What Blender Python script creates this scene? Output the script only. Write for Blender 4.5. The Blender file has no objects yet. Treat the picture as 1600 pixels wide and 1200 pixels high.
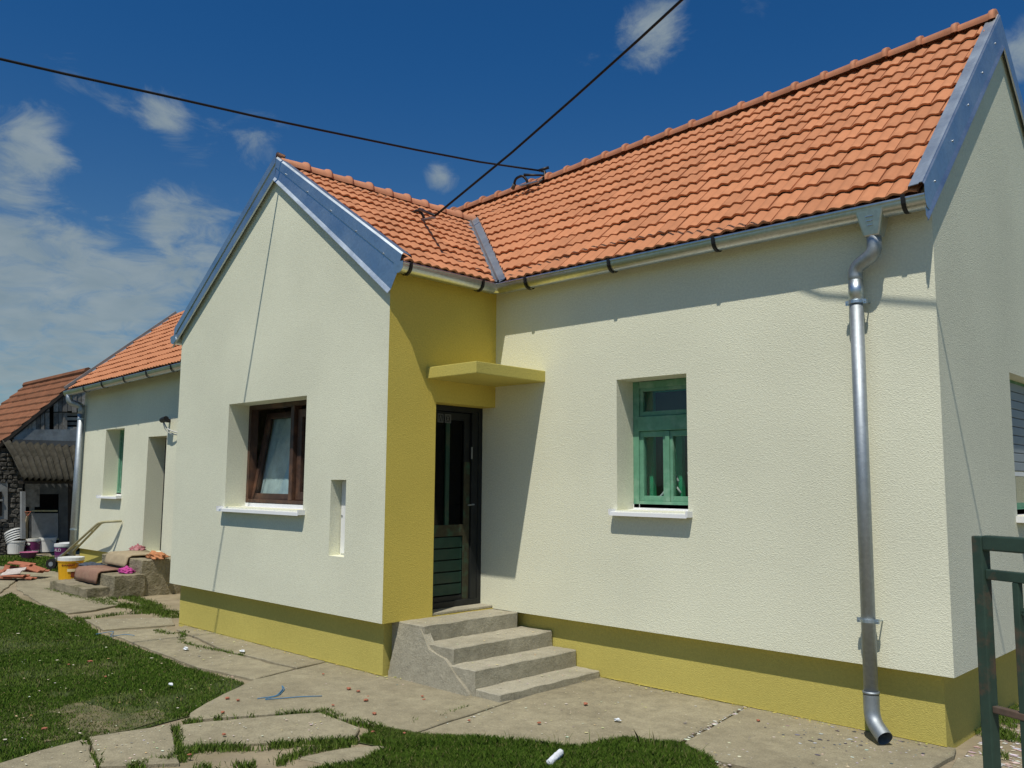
import bpy, bmesh, math, random
import numpy as np
from mathutils import Vector, Matrix, noise
random.seed(7); rng = np.random.default_rng(7)
scene = bpy.context.scene
COL = scene.collection

# ------------------------------------------------------------------ camera
CAM_F = 1351.279          # focal length in pixels of the 1600 px wide photograph
yaw, pitch, roll = -0.768, 0.1134, 0.0081
CAM = Vector((6.1412, -6.1207, 1.7))
_f = Vector((math.sin(yaw)*math.cos(pitch), math.cos(yaw)*math.cos(pitch), math.sin(pitch)))
_r = Vector((math.cos(yaw), -math.sin(yaw), 0)); _u = _r.cross(_f)
RX = _r*math.cos(roll) + _u*math.sin(roll)
UX = _u*math.cos(roll) - _r*math.sin(roll)
cam_data = bpy.data.cameras.new('camera'); cam = bpy.data.objects.new('camera', cam_data); COL.objects.link(cam)
cam_data.sensor_fit = 'HORIZONTAL'; cam_data.sensor_width = 36.0
cam_data.lens = 36.0*CAM_F/1600.0
cam_data.clip_start = 0.05; cam_data.clip_end = 2000
M4 = Matrix(((RX.x, UX.x, -_f.x, CAM.x), (RX.y, UX.y, -_f.y, CAM.y), (RX.z, UX.z, -_f.z, CAM.z), (0, 0, 0, 1)))
cam.matrix_world = M4
scene.camera = cam

def on(u, v, axis, val):
    """point of a known plane (axis = const) seen in the photograph at (u, v)"""
    d = _f + RX*((u-800)/CAM_F) - UX*((v-600)/CAM_F)
    return CAM + d*((val-CAM[axis])/d[axis])
def gnd(u, v): p = on(u, v, 2, 0.0); return (p.x, p.y)

# ------------------------------------------------------------------ light, sky, exposure
SUN_TO = Vector((0.377, -0.912, 1.883)).normalized()
sun_el = math.asin(SUN_TO.z); sun_az = math.atan2(SUN_TO.x, SUN_TO.y)
world = bpy.data.worlds.new('World'); scene.world = world; world.use_nodes = True
SKY_STRENGTH = 0.075
sd = bpy.data.lights.new('sun', 'SUN'); sd.energy = 3.9; sd.angle = math.radians(0.53); sd.color = (1.0, 0.94, 0.83)
so = bpy.data.objects.new('sun', sd); COL.objects.link(so)
so.rotation_euler = (-SUN_TO).to_track_quat('-Z', 'Y').to_euler(); so.location = (10, -20, 30)
scene.view_settings.view_transform = 'Standard'; scene.view_settings.look = 'None'
scene.view_settings.exposure = 0.0; scene.view_settings.gamma = 1.0
scene.view_settings.use_curve_mapping = False

def build_world():
    nt = world.node_tree; nt.nodes.clear(); N = nt.nodes.new; Lk = nt.links.new
    out = N('ShaderNodeOutputWorld'); bg = N('ShaderNodeBackground'); bg.inputs[1].default_value = SKY_STRENGTH
    Lk(bg.outputs[0], out.inputs[0])
    sky = N('ShaderNodeTexSky'); sky.sky_type = 'NISHITA'; sky.sun_disc = False
    sky.sun_elevation = sun_el; sky.sun_rotation = sun_az
    sky.altitude = 300; sky.air_density = 1.0; sky.dust_density = 0.6; sky.ozone_density = 2.5
    gam = N('ShaderNodeMix'); gam.data_type = 'RGBA'; gam.blend_type = 'MULTIPLY'; gam.inputs['Factor'].default_value = 1.0
    gam.inputs['B'].default_value = (0.17, 0.64, 1.0, 1)
    Lk(sky.outputs[0], gam.inputs['A'])
    tc = N('ShaderNodeTexCoord')
    nrm = N('ShaderNodeVectorMath'); nrm.operation = 'NORMALIZE'; Lk(tc.outputs['Generated'], nrm.inputs[0])
    sz = N('ShaderNodeSeparateXYZ'); Lk(nrm.outputs[0], sz.inputs[0])
    hz = N('ShaderNodeMapRange'); hz.interpolation_type = 'SMOOTHSTEP'; Lk(sz.outputs[2], hz.inputs[0]); hz.inputs[1].default_value = .0; hz.inputs[2].default_value = .5
    gr = N('ShaderNodeMix'); gr.data_type = 'RGBA'; Lk(hz.outputs[0], gr.inputs['Factor']); gr.inputs['A'].default_value = (.62, .82, .88, 1); gr.inputs['B'].default_value = (.16, .60, 1.0, 1)
    Lk(gr.outputs['Result'], gam.inputs['B'])
    # cloud layer seen in perspective: direction divided by its height
    sep = N('ShaderNodeSeparateXYZ'); Lk(nrm.outputs[0], sep.inputs[0])
    ab = N('ShaderNodeMath'); ab.operation = 'MAXIMUM'; Lk(sep.outputs[2], ab.inputs[0]); ab.inputs[1].default_value = 0.0
    ad = N('ShaderNodeMath'); ad.operation = 'ADD'; Lk(ab.outputs[0], ad.inputs[0]); ad.inputs[1].default_value = 0.22
    dv = N('ShaderNodeVectorMath'); dv.operation = 'SCALE'; Lk(nrm.outputs[0], dv.inputs[0])
    inv = N('ShaderNodeMath'); inv.operation = 'DIVIDE'; inv.inputs[0].default_value = 1.0; Lk(ad.outputs[0], inv.inputs[1])
    Lk(inv.outputs[0], dv.inputs['Scale'])
    n1 = N('ShaderNodeTexNoise'); n1.inputs['Scale'].default_value = 7.5; n1.inputs['Detail'].default_value = 10; n1.inputs['Roughness'].default_value = 0.66
    n1.inputs['Distortion'].default_value = 0.6
    Lk(dv.outputs[0], n1.inputs['Vector'])
    total = None
    def addv(a, b):
        m = N('ShaderNodeMath'); m.operation = 'ADD'; Lk(a, m.inputs[0])
        if isinstance(b, float): m.inputs[1].default_value = b
        else: Lk(b, m.inputs[1])
        return m.outputs[0]
    # single clouds: direction, angular size, density
    clouds = [(1020, 50, 95, .50), (690, 278, 50, .42), (1615, 70, 90, .46), (60, 235, 85, .46), (30, 200, 70, .2), (255, 185, 55, .42), (185, 170, 60, .25), (110, 122, 55, .26),
              (400, 215, 90, .28), (300, 240, 80, .26), (250, 330, 75, .44), (330, 370, 100, .34), (290, 420, 100, .34), (10, 360, 110, .40), (90, 400, 110, .40), (150, 440, 110, .36), (60, 480, 130, .38), (230, 470, 110, .40),
              (120, 560, 150, .40), (0, 560, 180, .40), (1180, 8, 60, .22), (0, 290, 50, .2), (-300, 420, 300, .34), (-700, 300, 400, .34), (2300, 300, 500, .3), (3200, 500, 600, .32)]
    for u, v, r, s in clouds:
        d = (_f + RX*((u-800)/CAM_F) - UX*((v-600)/CAM_F)).normalized()
        dist = N('ShaderNodeVectorMath'); dist.operation = 'DISTANCE'; Lk(nrm.outputs[0], dist.inputs[0]); dist.inputs[1].default_value = d
        mr = N('ShaderNodeMapRange'); mr.interpolation_type = 'SMOOTHSTEP'; Lk(dist.outputs['Value'], mr.inputs[0])
        mr.inputs[1].default_value = 0; mr.inputs[2].default_value = r/CAM_F; mr.inputs[3].default_value = s*.93; mr.inputs[4].default_value = 0
        total = mr.outputs[0] if total is None else addv(total, mr.outputs[0])
    cl = N('ShaderNodeMath'); cl.operation = 'MINIMUM'; Lk(total, cl.inputs[0]); cl.inputs[1].default_value = 0.50
    cov = addv(cl.outputs[0], n1.outputs['Fac'])
    ms = N('ShaderNodeMapRange'); ms.interpolation_type = 'SMOOTHSTEP'; Lk(cov, ms.inputs[0])
    ms.inputs[1].default_value = 0.66; ms.inputs[2].default_value = 1.08; ms.inputs[3].default_value = 0; ms.inputs[4].default_value = 0.78
    n2 = N('ShaderNodeTexNoise'); n2.inputs['Scale'].default_value = 9; n2.inputs['Detail'].default_value = 6; Lk(dv.outputs[0], n2.inputs['Vector'])
    cc = N('ShaderNodeMix'); cc.data_type = 'RGBA'; Lk(n2.outputs['Fac'], cc.inputs['Factor'])
    cc.inputs['A'].default_value = (2.6, 3.5, 3.9, 1); cc.inputs['B'].default_value = (4.9, 5.6, 5.7, 1)
    mx = N('ShaderNodeMix'); mx.data_type = 'RGBA'; Lk(ms.outputs[0], mx.inputs['Factor']); Lk(gam.outputs['Result'], mx.inputs['A']); Lk(cc.outputs['Result'], mx.inputs['B'])
    Lk(mx.outputs['Result'], bg.inputs[0])
build_world()

# ------------------------------------------------------------------ materials
def new_mat(name):
    m = bpy.data.materials.new(name); m.use_nodes = True
    nt = m.node_tree; b = nt.nodes['Principled BSDF']
    return m, nt, b
def mat(name, col, rough=0.8, metal=0.0, var=0.12, vscale=3.0, bump=0.0, bscale=60.0, bdist=0.01, spec=0.3, detail=4, tint=None, tscale=1.2, tamt=0.5, objvar=0.0, tlo=0.5, thi=0.68):
    """base colour with noise variation, optional second colour in patches, optional fine relief"""
    m, nt, b = new_mat(name); N = nt.nodes.new; Lk = nt.links.new
    b.inputs['Roughness'].default_value = rough; b.inputs['Metallic'].default_value = metal
    b.inputs['Specular IOR Level'].default_value = spec
    tc = N('ShaderNodeTexCoord')
    n = N('ShaderNodeTexNoise'); n.inputs['Scale'].default_value = vscale; n.inputs['Detail'].default_value = detail; n.inputs['Roughness'].default_value = .6
    Lk(tc.outputs['Object'], n.inputs['Vector'])
    ramp = N('ShaderNodeMapRange'); Lk(n.outputs['Fac'], ramp.inputs[0]); ramp.inputs[1].default_value = .25; ramp.inputs[2].default_value = .75
    ramp.inputs[3].default_value = 1-var; ramp.inputs[4].default_value = 1+var
    mul = N('ShaderNodeMix'); mul.data_type = 'RGBA'; mul.blend_type = 'MULTIPLY'; mul.inputs['Factor'].default_value = 1
    mul.inputs['A'].default_value = (*col, 1)
    Lk(ramp.outputs[0], mul.inputs['B'])
    colout = mul.outputs['Result']
    if tint is not None:
        n3 = N('ShaderNodeTexNoise'); n3.inputs['Scale'].default_value = tscale; n3.inputs['Detail'].default_value = 7; n3.inputs['Roughness'].default_value = .65
        Lk(tc.outputs['Object'], n3.inputs['Vector'])
        r3 = N('ShaderNodeMapRange'); Lk(n3.outputs['Fac'], r3.inputs[0]); r3.inputs[1].default_value = tlo; r3.inputs[2].default_value = thi; r3.inputs[4].default_value = tamt
        mx = N('ShaderNodeMix'); mx.data_type = 'RGBA'; Lk(r3.outputs[0], mx.inputs['Factor']); Lk(colout, mx.inputs['A']); mx.inputs['B'].default_value = (*tint, 1)
        colout = mx.outputs['Result']
    if objvar:
        oi = N('ShaderNodeObjectInfo'); r4 = N('ShaderNodeMapRange'); Lk(oi.outputs['Random'], r4.inputs[0]); r4.inputs[3].default_value = 1-objvar; r4.inputs[4].default_value = 1+objvar
        m4 = N('ShaderNodeMix'); m4.data_type = 'RGBA'; m4.blend_type = 'MULTIPLY'; m4.inputs['Factor'].default_value = 1; Lk(colout, m4.inputs['A']); Lk(r4.outputs[0], m4.inputs['B'])
        colout = m4.outputs['Result']
    Lk(colout, b.inputs['Base Color'])
    if bump:
        nb = N('ShaderNodeTexNoise'); nb.inputs['Scale'].default_value = bscale; nb.inputs['Detail'].default_value = 5; nb.inputs['Roughness'].default_value = .6
        Lk(tc.outputs['Object'], nb.inputs['Vector'])
        bp_ = N('ShaderNodeBump'); bp_.inputs['Strength'].default_value = bump; bp_.inputs['Distance'].default_value = bdist
        Lk(nb.outputs['Fac'], bp_.inputs['Height']); Lk(bp_.outputs[0], b.inputs['Normal'])
    return m
def stucco(name, col):
    m, nt, b = new_mat(name); N = nt.nodes.new; Lk = nt.links.new
    b.inputs['Roughness'].default_value = .95; b.inputs['Specular IOR Level'].default_value = .15
    tc = N('ShaderNodeTexCoord')
    big = N('ShaderNodeTexNoise'); big.inputs['Scale'].default_value = .8; big.inputs['Detail'].default_value = 6; Lk(tc.outputs['Object'], big.inputs['Vector'])
    fine = N('ShaderNodeTexNoise'); fine.inputs['Scale'].default_value = 55; fine.inputs['Detail'].default_value = 4; Lk(tc.outputs['Object'], fine.inputs['Vector'])
    a = N('ShaderNodeMapRange'); Lk(big.outputs['Fac'], a.inputs[0]); a.inputs[1].default_value = .3; a.inputs[2].default_value = .7; a.inputs[3].default_value = .92; a.inputs[4].default_value = 1.05
    c = N('ShaderNodeMapRange'); Lk(fine.outputs['Fac'], c.inputs[0]); c.inputs[1].default_value = .3; c.inputs[2].default_value = .7; c.inputs[3].default_value = .93; c.inputs[4].default_value = 1.05
    mm = N('ShaderNodeMath'); mm.operation = 'MULTIPLY'; Lk(a.outputs[0], mm.inputs[0]); Lk(c.outputs[0], mm.inputs[1])
    mul = N('ShaderNodeMix'); mul.data_type = 'RGBA'; mul.blend_type = 'MULTIPLY'; mul.inputs['Factor'].default_value = 1; mul.inputs['A'].default_value = (*col, 1); Lk(mm.outputs[0], mul.inputs['B'])
    Lk(mul.outputs['Result'], b.inputs['Base Color'])
    # trowelled grain: coarse grains plus a short horizontal drag
    mp = N('ShaderNodeMapping'); mp.inputs['Scale'].default_value = (1, 1, 1.5); Lk(tc.outputs['Object'], mp.inputs[0])
    g = N('ShaderNodeTexVoronoi'); g.inputs['Scale'].default_value = 110; Lk(mp.outputs[0], g.inputs['Vector'])
    h = N('ShaderNodeTexNoise'); h.inputs['Scale'].default_value = 75; h.inputs['Detail'].default_value = 3; Lk(mp.outputs[0], h.inputs['Vector'])
    s = N('ShaderNodeMath'); s.operation = 'ADD'; Lk(g.outputs['Distance'], s.inputs[0]); Lk(h.outputs['Fac'], s.inputs[1])
    s2 = N('ShaderNodeMath'); s2.operation = 'MULTIPLY_ADD'; Lk(big.outputs['Fac'], s2.inputs[0]); s2.inputs[1].default_value = 1.5; Lk(s.outputs[0], s2.inputs[2])
    bp_ = N('ShaderNodeBump'); bp_.inputs['Strength'].default_value = .42; bp_.inputs['Distance'].default_value = .005; Lk(s2.outputs[0], bp_.inputs['Height']); Lk(bp_.outputs[0], b.inputs['Normal'])
    return m
def glass(name, tint=(.9, .95, .95), refl=0.09):
    m, nt, b = new_mat(name); nt.nodes.remove(b); N = nt.nodes.new; Lk = nt.links.new
    out = nt.nodes['Material Output']; t = N('ShaderNodeBsdfTransparent'); t.inputs[0].default_value = (*tint, 1)
    g = N('ShaderNodeBsdfGlossy'); g.inputs['Roughness'].default_value = .03; g.inputs['Color'].default_value = (.9, .9, .9, 1)
    lw = N('ShaderNodeLayerWeight'); lw.inputs['Blend'].default_value = .5
    pw = N('ShaderNodeMath'); pw.operation = 'POWER'; Lk(lw.outputs['Facing'], pw.inputs[0]); pw.inputs[1].default_value = 5
    fr = N('ShaderNodeMath'); fr.operation = 'MULTIPLY_ADD'; Lk(pw.outputs[0], fr.inputs[0]); fr.inputs[1].default_value = .9; fr.inputs[2].default_value = refl*.4
    mx = N('ShaderNodeMixShader'); Lk(fr.outputs[0], mx.inputs[0]); Lk(t.outputs[0], mx.inputs[1]); Lk(g.outputs[0], mx.inputs[2]); Lk(mx.outputs[0], out.inputs[0])
    return m
def galvanised(name, col=(.55, .58, .6), rough=.32):
    m, nt, b = new_mat(name); N = nt.nodes.new; Lk = nt.links.new
    b.inputs['Metallic'].default_value = 1.0
    tc = N('ShaderNodeTexCoord'); v = N('ShaderNodeTexVoronoi'); v.inputs['Scale'].default_value = 45; Lk(tc.outputs['Object'], v.inputs['Vector'])
    n = N('ShaderNodeTexNoise'); n.inputs['Scale'].default_value = 3.5; n.inputs['Detail'].default_value = 5; Lk(tc.outputs['Object'], n.inputs['Vector'])
    ad = N('ShaderNodeMath'); ad.operation = 'ADD'; Lk(v.outputs['Color'], ad.inputs[0]); Lk(n.outputs['Fac'], ad.inputs[1])
    r = N('ShaderNodeMapRange'); Lk(ad.outputs[0], r.inputs[0]); r.inputs[1].default_value = .3; r.inputs[2].default_value = 1.5; r.inputs[3].default_value = .88; r.inputs[4].default_value = 1.08
    mul = N('ShaderNodeMix'); mul.data_type = 'RGBA'; mul.blend_type = 'MULTIPLY'; mul.inputs['Factor'].default_value = 1; mul.inputs['A'].default_value = (*col, 1); Lk(r.outputs[0], mul.inputs['B'])
    Lk(mul.outputs['Result'], b.inputs['Base Color'])
    r2 = N('ShaderNodeMapRange'); Lk(n.outputs['Fac'], r2.inputs[0]); r2.inputs[3].default_value = rough-.08; r2.inputs[4].default_value = rough+.12; Lk(r2.outputs[0], b.inputs['Roughness'])
    n4 = N('ShaderNodeTexNoise'); n4.inputs['Scale'].default_value = 2.2; n4.inputs['Detail'].default_value = 2; Lk(tc.outputs['Object'], n4.inputs['Vector'])
    bp_ = N('ShaderNodeBump'); bp_.inputs['Strength'].default_value = .25; bp_.inputs['Distance'].default_value = .03; Lk(n4.outputs['Fac'], bp_.inputs['Height']); Lk(bp_.outputs[0], b.inputs['Normal'])
    return m
M = {}
M['cream'] = stucco('cream_render', (.765, .765, .60))
M['olive'] = stucco('ochre_render', (.66, .525, .115))
M['plinth'] = stucco('plinth_render', (.54, .465, .125))
M['tile'] = mat('clay_tile', (.50, .208, .098), rough=.8, var=.10, vscale=9, bump=.25, bscale=90, bdist=.003, tint=(.45, .185, .09), tscale=3.0, tamt=.45, objvar=.10)
M['ridge'] = mat('ridge_clay', (.50, .22, .12), rough=.8, var=.10, vscale=7, bump=.2, bscale=80, bdist=.003, objvar=.07)
M['deck'] = mat('roof_batten_dark', (.16, .07, .04), rough=.95)
M['zinc'] = galvanised('galvanised_sheet', (.53, .60, .65), .42)
M['gutter'] = galvanised('gutter_sheet', (.56, .58, .58), .30)
M['pipe'] = galvanised('pipe_sheet', (.40, .44, .47), .58)
M['valley'] = galvanised('valley_sheet', (.42, .44, .46), .5)
M['black'] = mat('black_steel', (.012, .012, .013), rough=.5, spec=.4)
M['white'] = mat('white_sill', (.78, .79, .80), rough=.35, var=.05, spec=.5)
M['green'] = mat('green_paint', (.125, .30, .195), rough=.6, var=.15, vscale=14, tint=(.27, .42, .31), tscale=6, tamt=.7, bump=.15, bscale=120, bdist=.002)
M['green_dk'] = mat('green_paint_inner', (.03, .36, .17), rough=.6, var=.15, vscale=10)
M['door_green'] = mat('door_green', (.017, .055, .036), rough=.55, var=.25, vscale=10, tint=(.06, .055, .03), tscale=5, tamt=.5)
M['door_worn'] = mat('door_worn_wood', (.05, .046, .024), rough=.8, var=.3, vscale=18, tint=(.03, .10, .06), tscale=9, tamt=.8)
M['door_dark'] = mat('door_dark_frame', (.014, .016, .016), rough=.55, var=.3, vscale=8)
M['brown'] = mat('brown_window_wood', (.062, .034, .024), rough=.5, var=.3, vscale=12, tint=(.20, .095, .05), tscale=4, tamt=.6, spec=.4)
M['glass'] = glass('window_glass'); M['glass_dk'] = glass('door_glass', (.12, .12, .12), .04)
M['curtain'] = mat('lace_curtain', (.50, .55, .54), rough=.9, var=.2, vscale=5, tint=(.30, .35, .37), tscale=7, tamt=.6, tlo=.42, thi=.62)
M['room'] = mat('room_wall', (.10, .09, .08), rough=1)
M['concrete'] = mat('old_concrete', (.345, .315, .235), rough=.95, var=.22, vscale=7, detail=10, bump=.9, bscale=55, bdist=.014, tint=(.30, .27, .22), tscale=2.2, tamt=.55)
M['slab'] = mat('concrete_slab', (.325, .295, .205), rough=.95, var=.2, vscale=5, detail=10, bump=.6, bscale=38, bdist=.010, tint=(.215, .19, .145), tscale=1.3, tamt=.75, objvar=.05, tlo=.42, thi=.72)
def concrete(name, col, stain, grit=.22):
    m, nt, b = new_mat(name); N = nt.nodes.new; Lk = nt.links.new
    b.inputs['Roughness'].default_value = .97; b.inputs['Specular IOR Level'].default_value = .12
    tc = N('ShaderNodeTexCoord'); oi = N('ShaderNodeObjectInfo')
    off = N('ShaderNodeVectorMath'); off.operation = 'MULTIPLY_ADD'; Lk(oi.outputs['Random'], off.inputs[0]); off.inputs[1].default_value = (17, 9, 3); Lk(tc.outputs['Object'], off.inputs[2])
    def noi(sc, det, rough, lo, hi, a, c):
        n = N('ShaderNodeTexNoise'); n.inputs['Scale'].default_value = sc; n.inputs['Detail'].default_value = det; n.inputs['Roughness'].default_value = rough; Lk(off.outputs[0], n.inputs['Vector'])
        r = N('ShaderNodeMapRange'); Lk(n.outputs['Fac'], r.inputs[0]); r.inputs[1].default_value = lo; r.inputs[2].default_value = hi; r.inputs[3].default_value = a; r.inputs[4].default_value = c; return n, r.outputs[0]
    _, big = noi(1.4, 8, .7, .40, .66, 0, .75); nm, med = noi(9, 8, .7, .3, .7, 1-grit, 1+grit*.6); nf, fin = noi(75, 3, .7, .3, .7, .80, 1.14)
    mx = N('ShaderNodeMix'); mx.data_type = 'RGBA'; Lk(big, mx.inputs['Factor']); mx.inputs['A'].default_value = (*col, 1); mx.inputs['B'].default_value = (*stain, 1)
    mu = N('ShaderNodeMath'); mu.operation = 'MULTIPLY'; Lk(med, mu.inputs[0]); Lk(fin, mu.inputs[1])
    ml = N('ShaderNodeMix'); ml.data_type = 'RGBA'; ml.blend_type = 'MULTIPLY'; ml.inputs['Factor'].default_value = 1; Lk(mx.outputs['Result'], ml.inputs['A']); Lk(mu.outputs[0], ml.inputs['B'])
    # pale and dark aggregate grains
    vo = N('ShaderNodeTexVoronoi'); vo.inputs['Scale'].default_value = 60; Lk(off.outputs[0], vo.inputs['Vector'])
    lt = N('ShaderNodeMath'); lt.operation = 'LESS_THAN'; Lk(vo.outputs['Distance'], lt.inputs[0]); lt.inputs[1].default_value = .16
    sp = N('ShaderNodeSeparateColor'); Lk(vo.outputs['Color'], sp.inputs[0])
    gt_ = N('ShaderNodeMath'); gt_.operation = 'GREATER_THAN'; Lk(sp.outputs[0], gt_.inputs[0]); gt_.inputs[1].default_value = .72
    an = N('ShaderNodeMath'); an.operation = 'MULTIPLY'; Lk(lt.outputs[0], an.inputs[0]); Lk(gt_.outputs[0], an.inputs[1])
    gc_ = N('ShaderNodeMix'); gc_.data_type = 'RGBA'; Lk(sp.outputs[1], gc_.inputs['Factor']); gc_.inputs['A'].default_value = (.10, .09, .07, 1); gc_.inputs['B'].default_value = (.62, .58, .47, 1)
    fx = N('ShaderNodeMix'); fx.data_type = 'RGBA'; Lk(an.outputs[0], fx.inputs['Factor']); Lk(ml.outputs['Result'], fx.inputs['A']); Lk(gc_.outputs['Result'], fx.inputs['B'])
    Lk(fx.outputs['Result'], b.inputs['Base Color'])
    ha = N('ShaderNodeMath'); ha.operation = 'MULTIPLY_ADD'; Lk(nm.outputs['Fac'], ha.inputs[0]); ha.inputs[1].default_value = 2.5; Lk(nf.outputs['Fac'], ha.inputs[2])
    bp_ = N('ShaderNodeBump'); bp_.inputs['Strength'].default_value = .6; bp_.inputs['Distance'].default_value = .009; Lk(ha.outputs[0], bp_.inputs['Height']); Lk(bp_.outputs[0], b.inputs['Normal'])
    return m
M['slab'] = concrete('concrete_slab', (.35, .312, .212), (.24, .21, .142))
M['concrete'] = concrete('old_concrete', (.42, .39, .30), (.30, .275, .205), .18)
M['mossy'] = mat('mossy_concrete', (.28, .245, .165), rough=1, var=.3, vscale=5, detail=8, bump=.9, bscale=22, bdist=.03, tint=(.11, .10, .045), tscale=3.5, tamt=.85)
M['soil'] = mat('dry_soil', (.30, .25, .165), rough=1, var=.25, vscale=6, detail=9, bump=.6, bscale=30, bdist=.02, tint=(.17, .145, .075), tscale=1.5, tamt=.7)
M['turf'] = mat('turf_soil', (.055, .075, .02), rough=1, var=.3, vscale=9, detail=8, bump=.7, bscale=40, bdist=.02, tint=(.20, .165, .085), tscale=1.1, tamt=.7, tlo=.55, thi=.7)
M['bare'] = mat('bare_lawn_soil', (.17, .145, .08), rough=1, var=.35, vscale=8, detail=9, bump=.6, bscale=30, bdist=.02, tint=(.07, .085, .03), tscale=3.5, tamt=.85, tlo=.42, thi=.6)
M['field'] = mat('field_grass', (.06, .09, .022), rough=1, var=.35, vscale=.8, detail=9, bump=.6, bscale=14, bdist=.05, tint=(.16, .14, .06), tscale=.25, tamt=.6)
M['wood_old'] = mat('weathered_planks', (.27, .255, .23), rough=.95, var=.35, vscale=10, detail=7, tint=(.10, .09, .08), tscale=6, tamt=.7, objvar=.45)
M['wood_dark'] = mat('dark_wood', (.05, .042, .035), rough=.95, var=.35, vscale=7)
M['asbestos'] = mat('corrugated_cement', (.05, .046, .034), rough=1, var=.5, vscale=6, detail=9, bump=.4, bscale=35, bdist=.02, tint=(.025, .025, .016), tscale=5, tamt=.7)
M['old_tile'] = mat('old_clay_tile', (.21, .088, .045), rough=.95, var=.3, vscale=5, detail=8, tint=(.15, .08, .045), tscale=2, tamt=.6, objvar=.12)
M['stone'] = mat('dark_rubble_stone', (.095, .09, .08), rough=1, var=.3, vscale=7, detail=8, bump=.8, bscale=12, bdist=.05, tint=(.06, .058, .05), tscale=5, tamt=.6, objvar=.12)
M['whitewash'] = mat('flaking_whitewash', (.27, .28, .28), rough=.95, var=.2, vscale=6, tint=(.25, .24, .22), tscale=5, tamt=.7)
M['grey_board'] = mat('grey_painted_board', (.10, .105, .105), rough=.9, var=.25, vscale=4, tint=(.17, .175, .17), tscale=3, tamt=.5)
M['tin'] = mat('old_tin_sheet', (.24, .27, .29), rough=.5, metal=.3, var=.3, vscale=5, tint=(.13, .14, .14), tscale=3, tamt=.6)
M['dark'] = mat('dark_opening', (.012, .011, .010), rough=1)
M['bucket_white'] = mat('white_plastic', (.68, .69, .67), rough=.45, var=.08, vscale=8, spec=.4)
M['bucket_purple'] = mat('purple_plastic', (.16, .025, .12), rough=.45, var=.2, vscale=12, spec=.4)
M['bucket_yellow'] = mat('yellow_plastic', (.72, .38, .01), rough=.4, var=.12, vscale=9, spec=.4)
M['label_red'] = mat('label_red_brown', (.20, .05, .02), rough=.5, var=.4, vscale=40)
M['label_orange'] = mat('label_orange', (.62, .22, .01), rough=.5)
M['label_cream'] = mat('label_cream', (.7, .6, .38), rough=.5)
M['ink'] = mat('dark_print', (.12, .03, .01), rough=.6)
M['pink'] = mat('pink_plastic', (.42, .12, .22), rough=.5)
M['carpet'] = mat('brown_carpet', (.27, .155, .11), rough=1, var=.15, vscale=18, bump=.5, bscale=150, bdist=.006, tint=(.36, .28, .18), tscale=3, tamt=.6)
M['carpet_edge'] = mat('carpet_beige', (.36, .29, .185), rough=1, var=.15, vscale=12, bump=.4, bscale=120, bdist=.005)
M['magenta'] = mat('magenta_cloth', (.48, .07, .27), rough=.9, var=.2, vscale=20, bump=.5, bscale=25, bdist=.02)
M['orange'] = mat('orange_cloth', (.46, .20, .09), rough=.9, var=.3, vscale=20, bump=.6, bscale=25, bdist=.02)
M['rose'] = mat('rose_cloth', (.36, .13, .14), rough=.9, var=.3, vscale=20, tint=(.5, .35, .33), tscale=12, tamt=.7)
M['bluegrey'] = mat('blue_grey_cloth', (.06, .075, .10), rough=.9, var=.2, vscale=20)
M['steel_worn'] = mat('worn_cream_tube', (.40, .37, .22), rough=.5, var=.2, vscale=12)
M['rubber'] = mat('rubber', (.015, .015, .015), rough=.9)
M['gate'] = mat('gate_green_paint', (.032, .062, .045), rough=.55, var=.3, vscale=9, detail=8, tint=(.14, .075, .045), tscale=7, tamt=.8, tlo=.52, thi=.66, bump=.2, bscale=70, bdist=.003, spec=.4)
M['rust'] = mat('rusty_steel', (.11, .075, .055), rough=.9, var=.4, vscale=20, tint=(.05, .07, .05), tscale=9, tamt=.7)
M['brick'] = mat('red_brick_bit', (.36, .135, .08), rough=1, var=.25, vscale=30)
M['paper'] = mat('white_paper', (.72, .76, .80), rough=.8, var=.15, vscale=30)
M['bluestring'] = mat('blue_string', (.06, .20, .36), rough=.8)
M['cable'] = mat('black_cable', (.008, .008, .010), rough=.6)
M['cablewhite'] = mat('white_cable', (.55, .55, .52), rough=.6)
M['shutter'] = mat('shutter_slat', (.30, .34, .37), rough=.5, var=.05)
M['gravel'] = mat('pale_rubble', (.52, .46, .42), rough=1, var=.25, vscale=30, tint=(.35, .30, .27), tscale=9, tamt=.6)
def attr_mat(name, rough=.8, sub=0.0):
    m, nt, b = new_mat(name); a = nt.nodes.new('ShaderNodeAttribute'); a.attribute_name = 'tint'
    nt.links.new(a.outputs['Color'], b.inputs['Base Color']); b.inputs['Roughness'].default_value = rough; b.inputs['Specular IOR Level'].default_value = .15
    return m
M['blade'] = attr_mat('grass_blade'); M['chip'] = attr_mat('debris_chip', .95)

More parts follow.
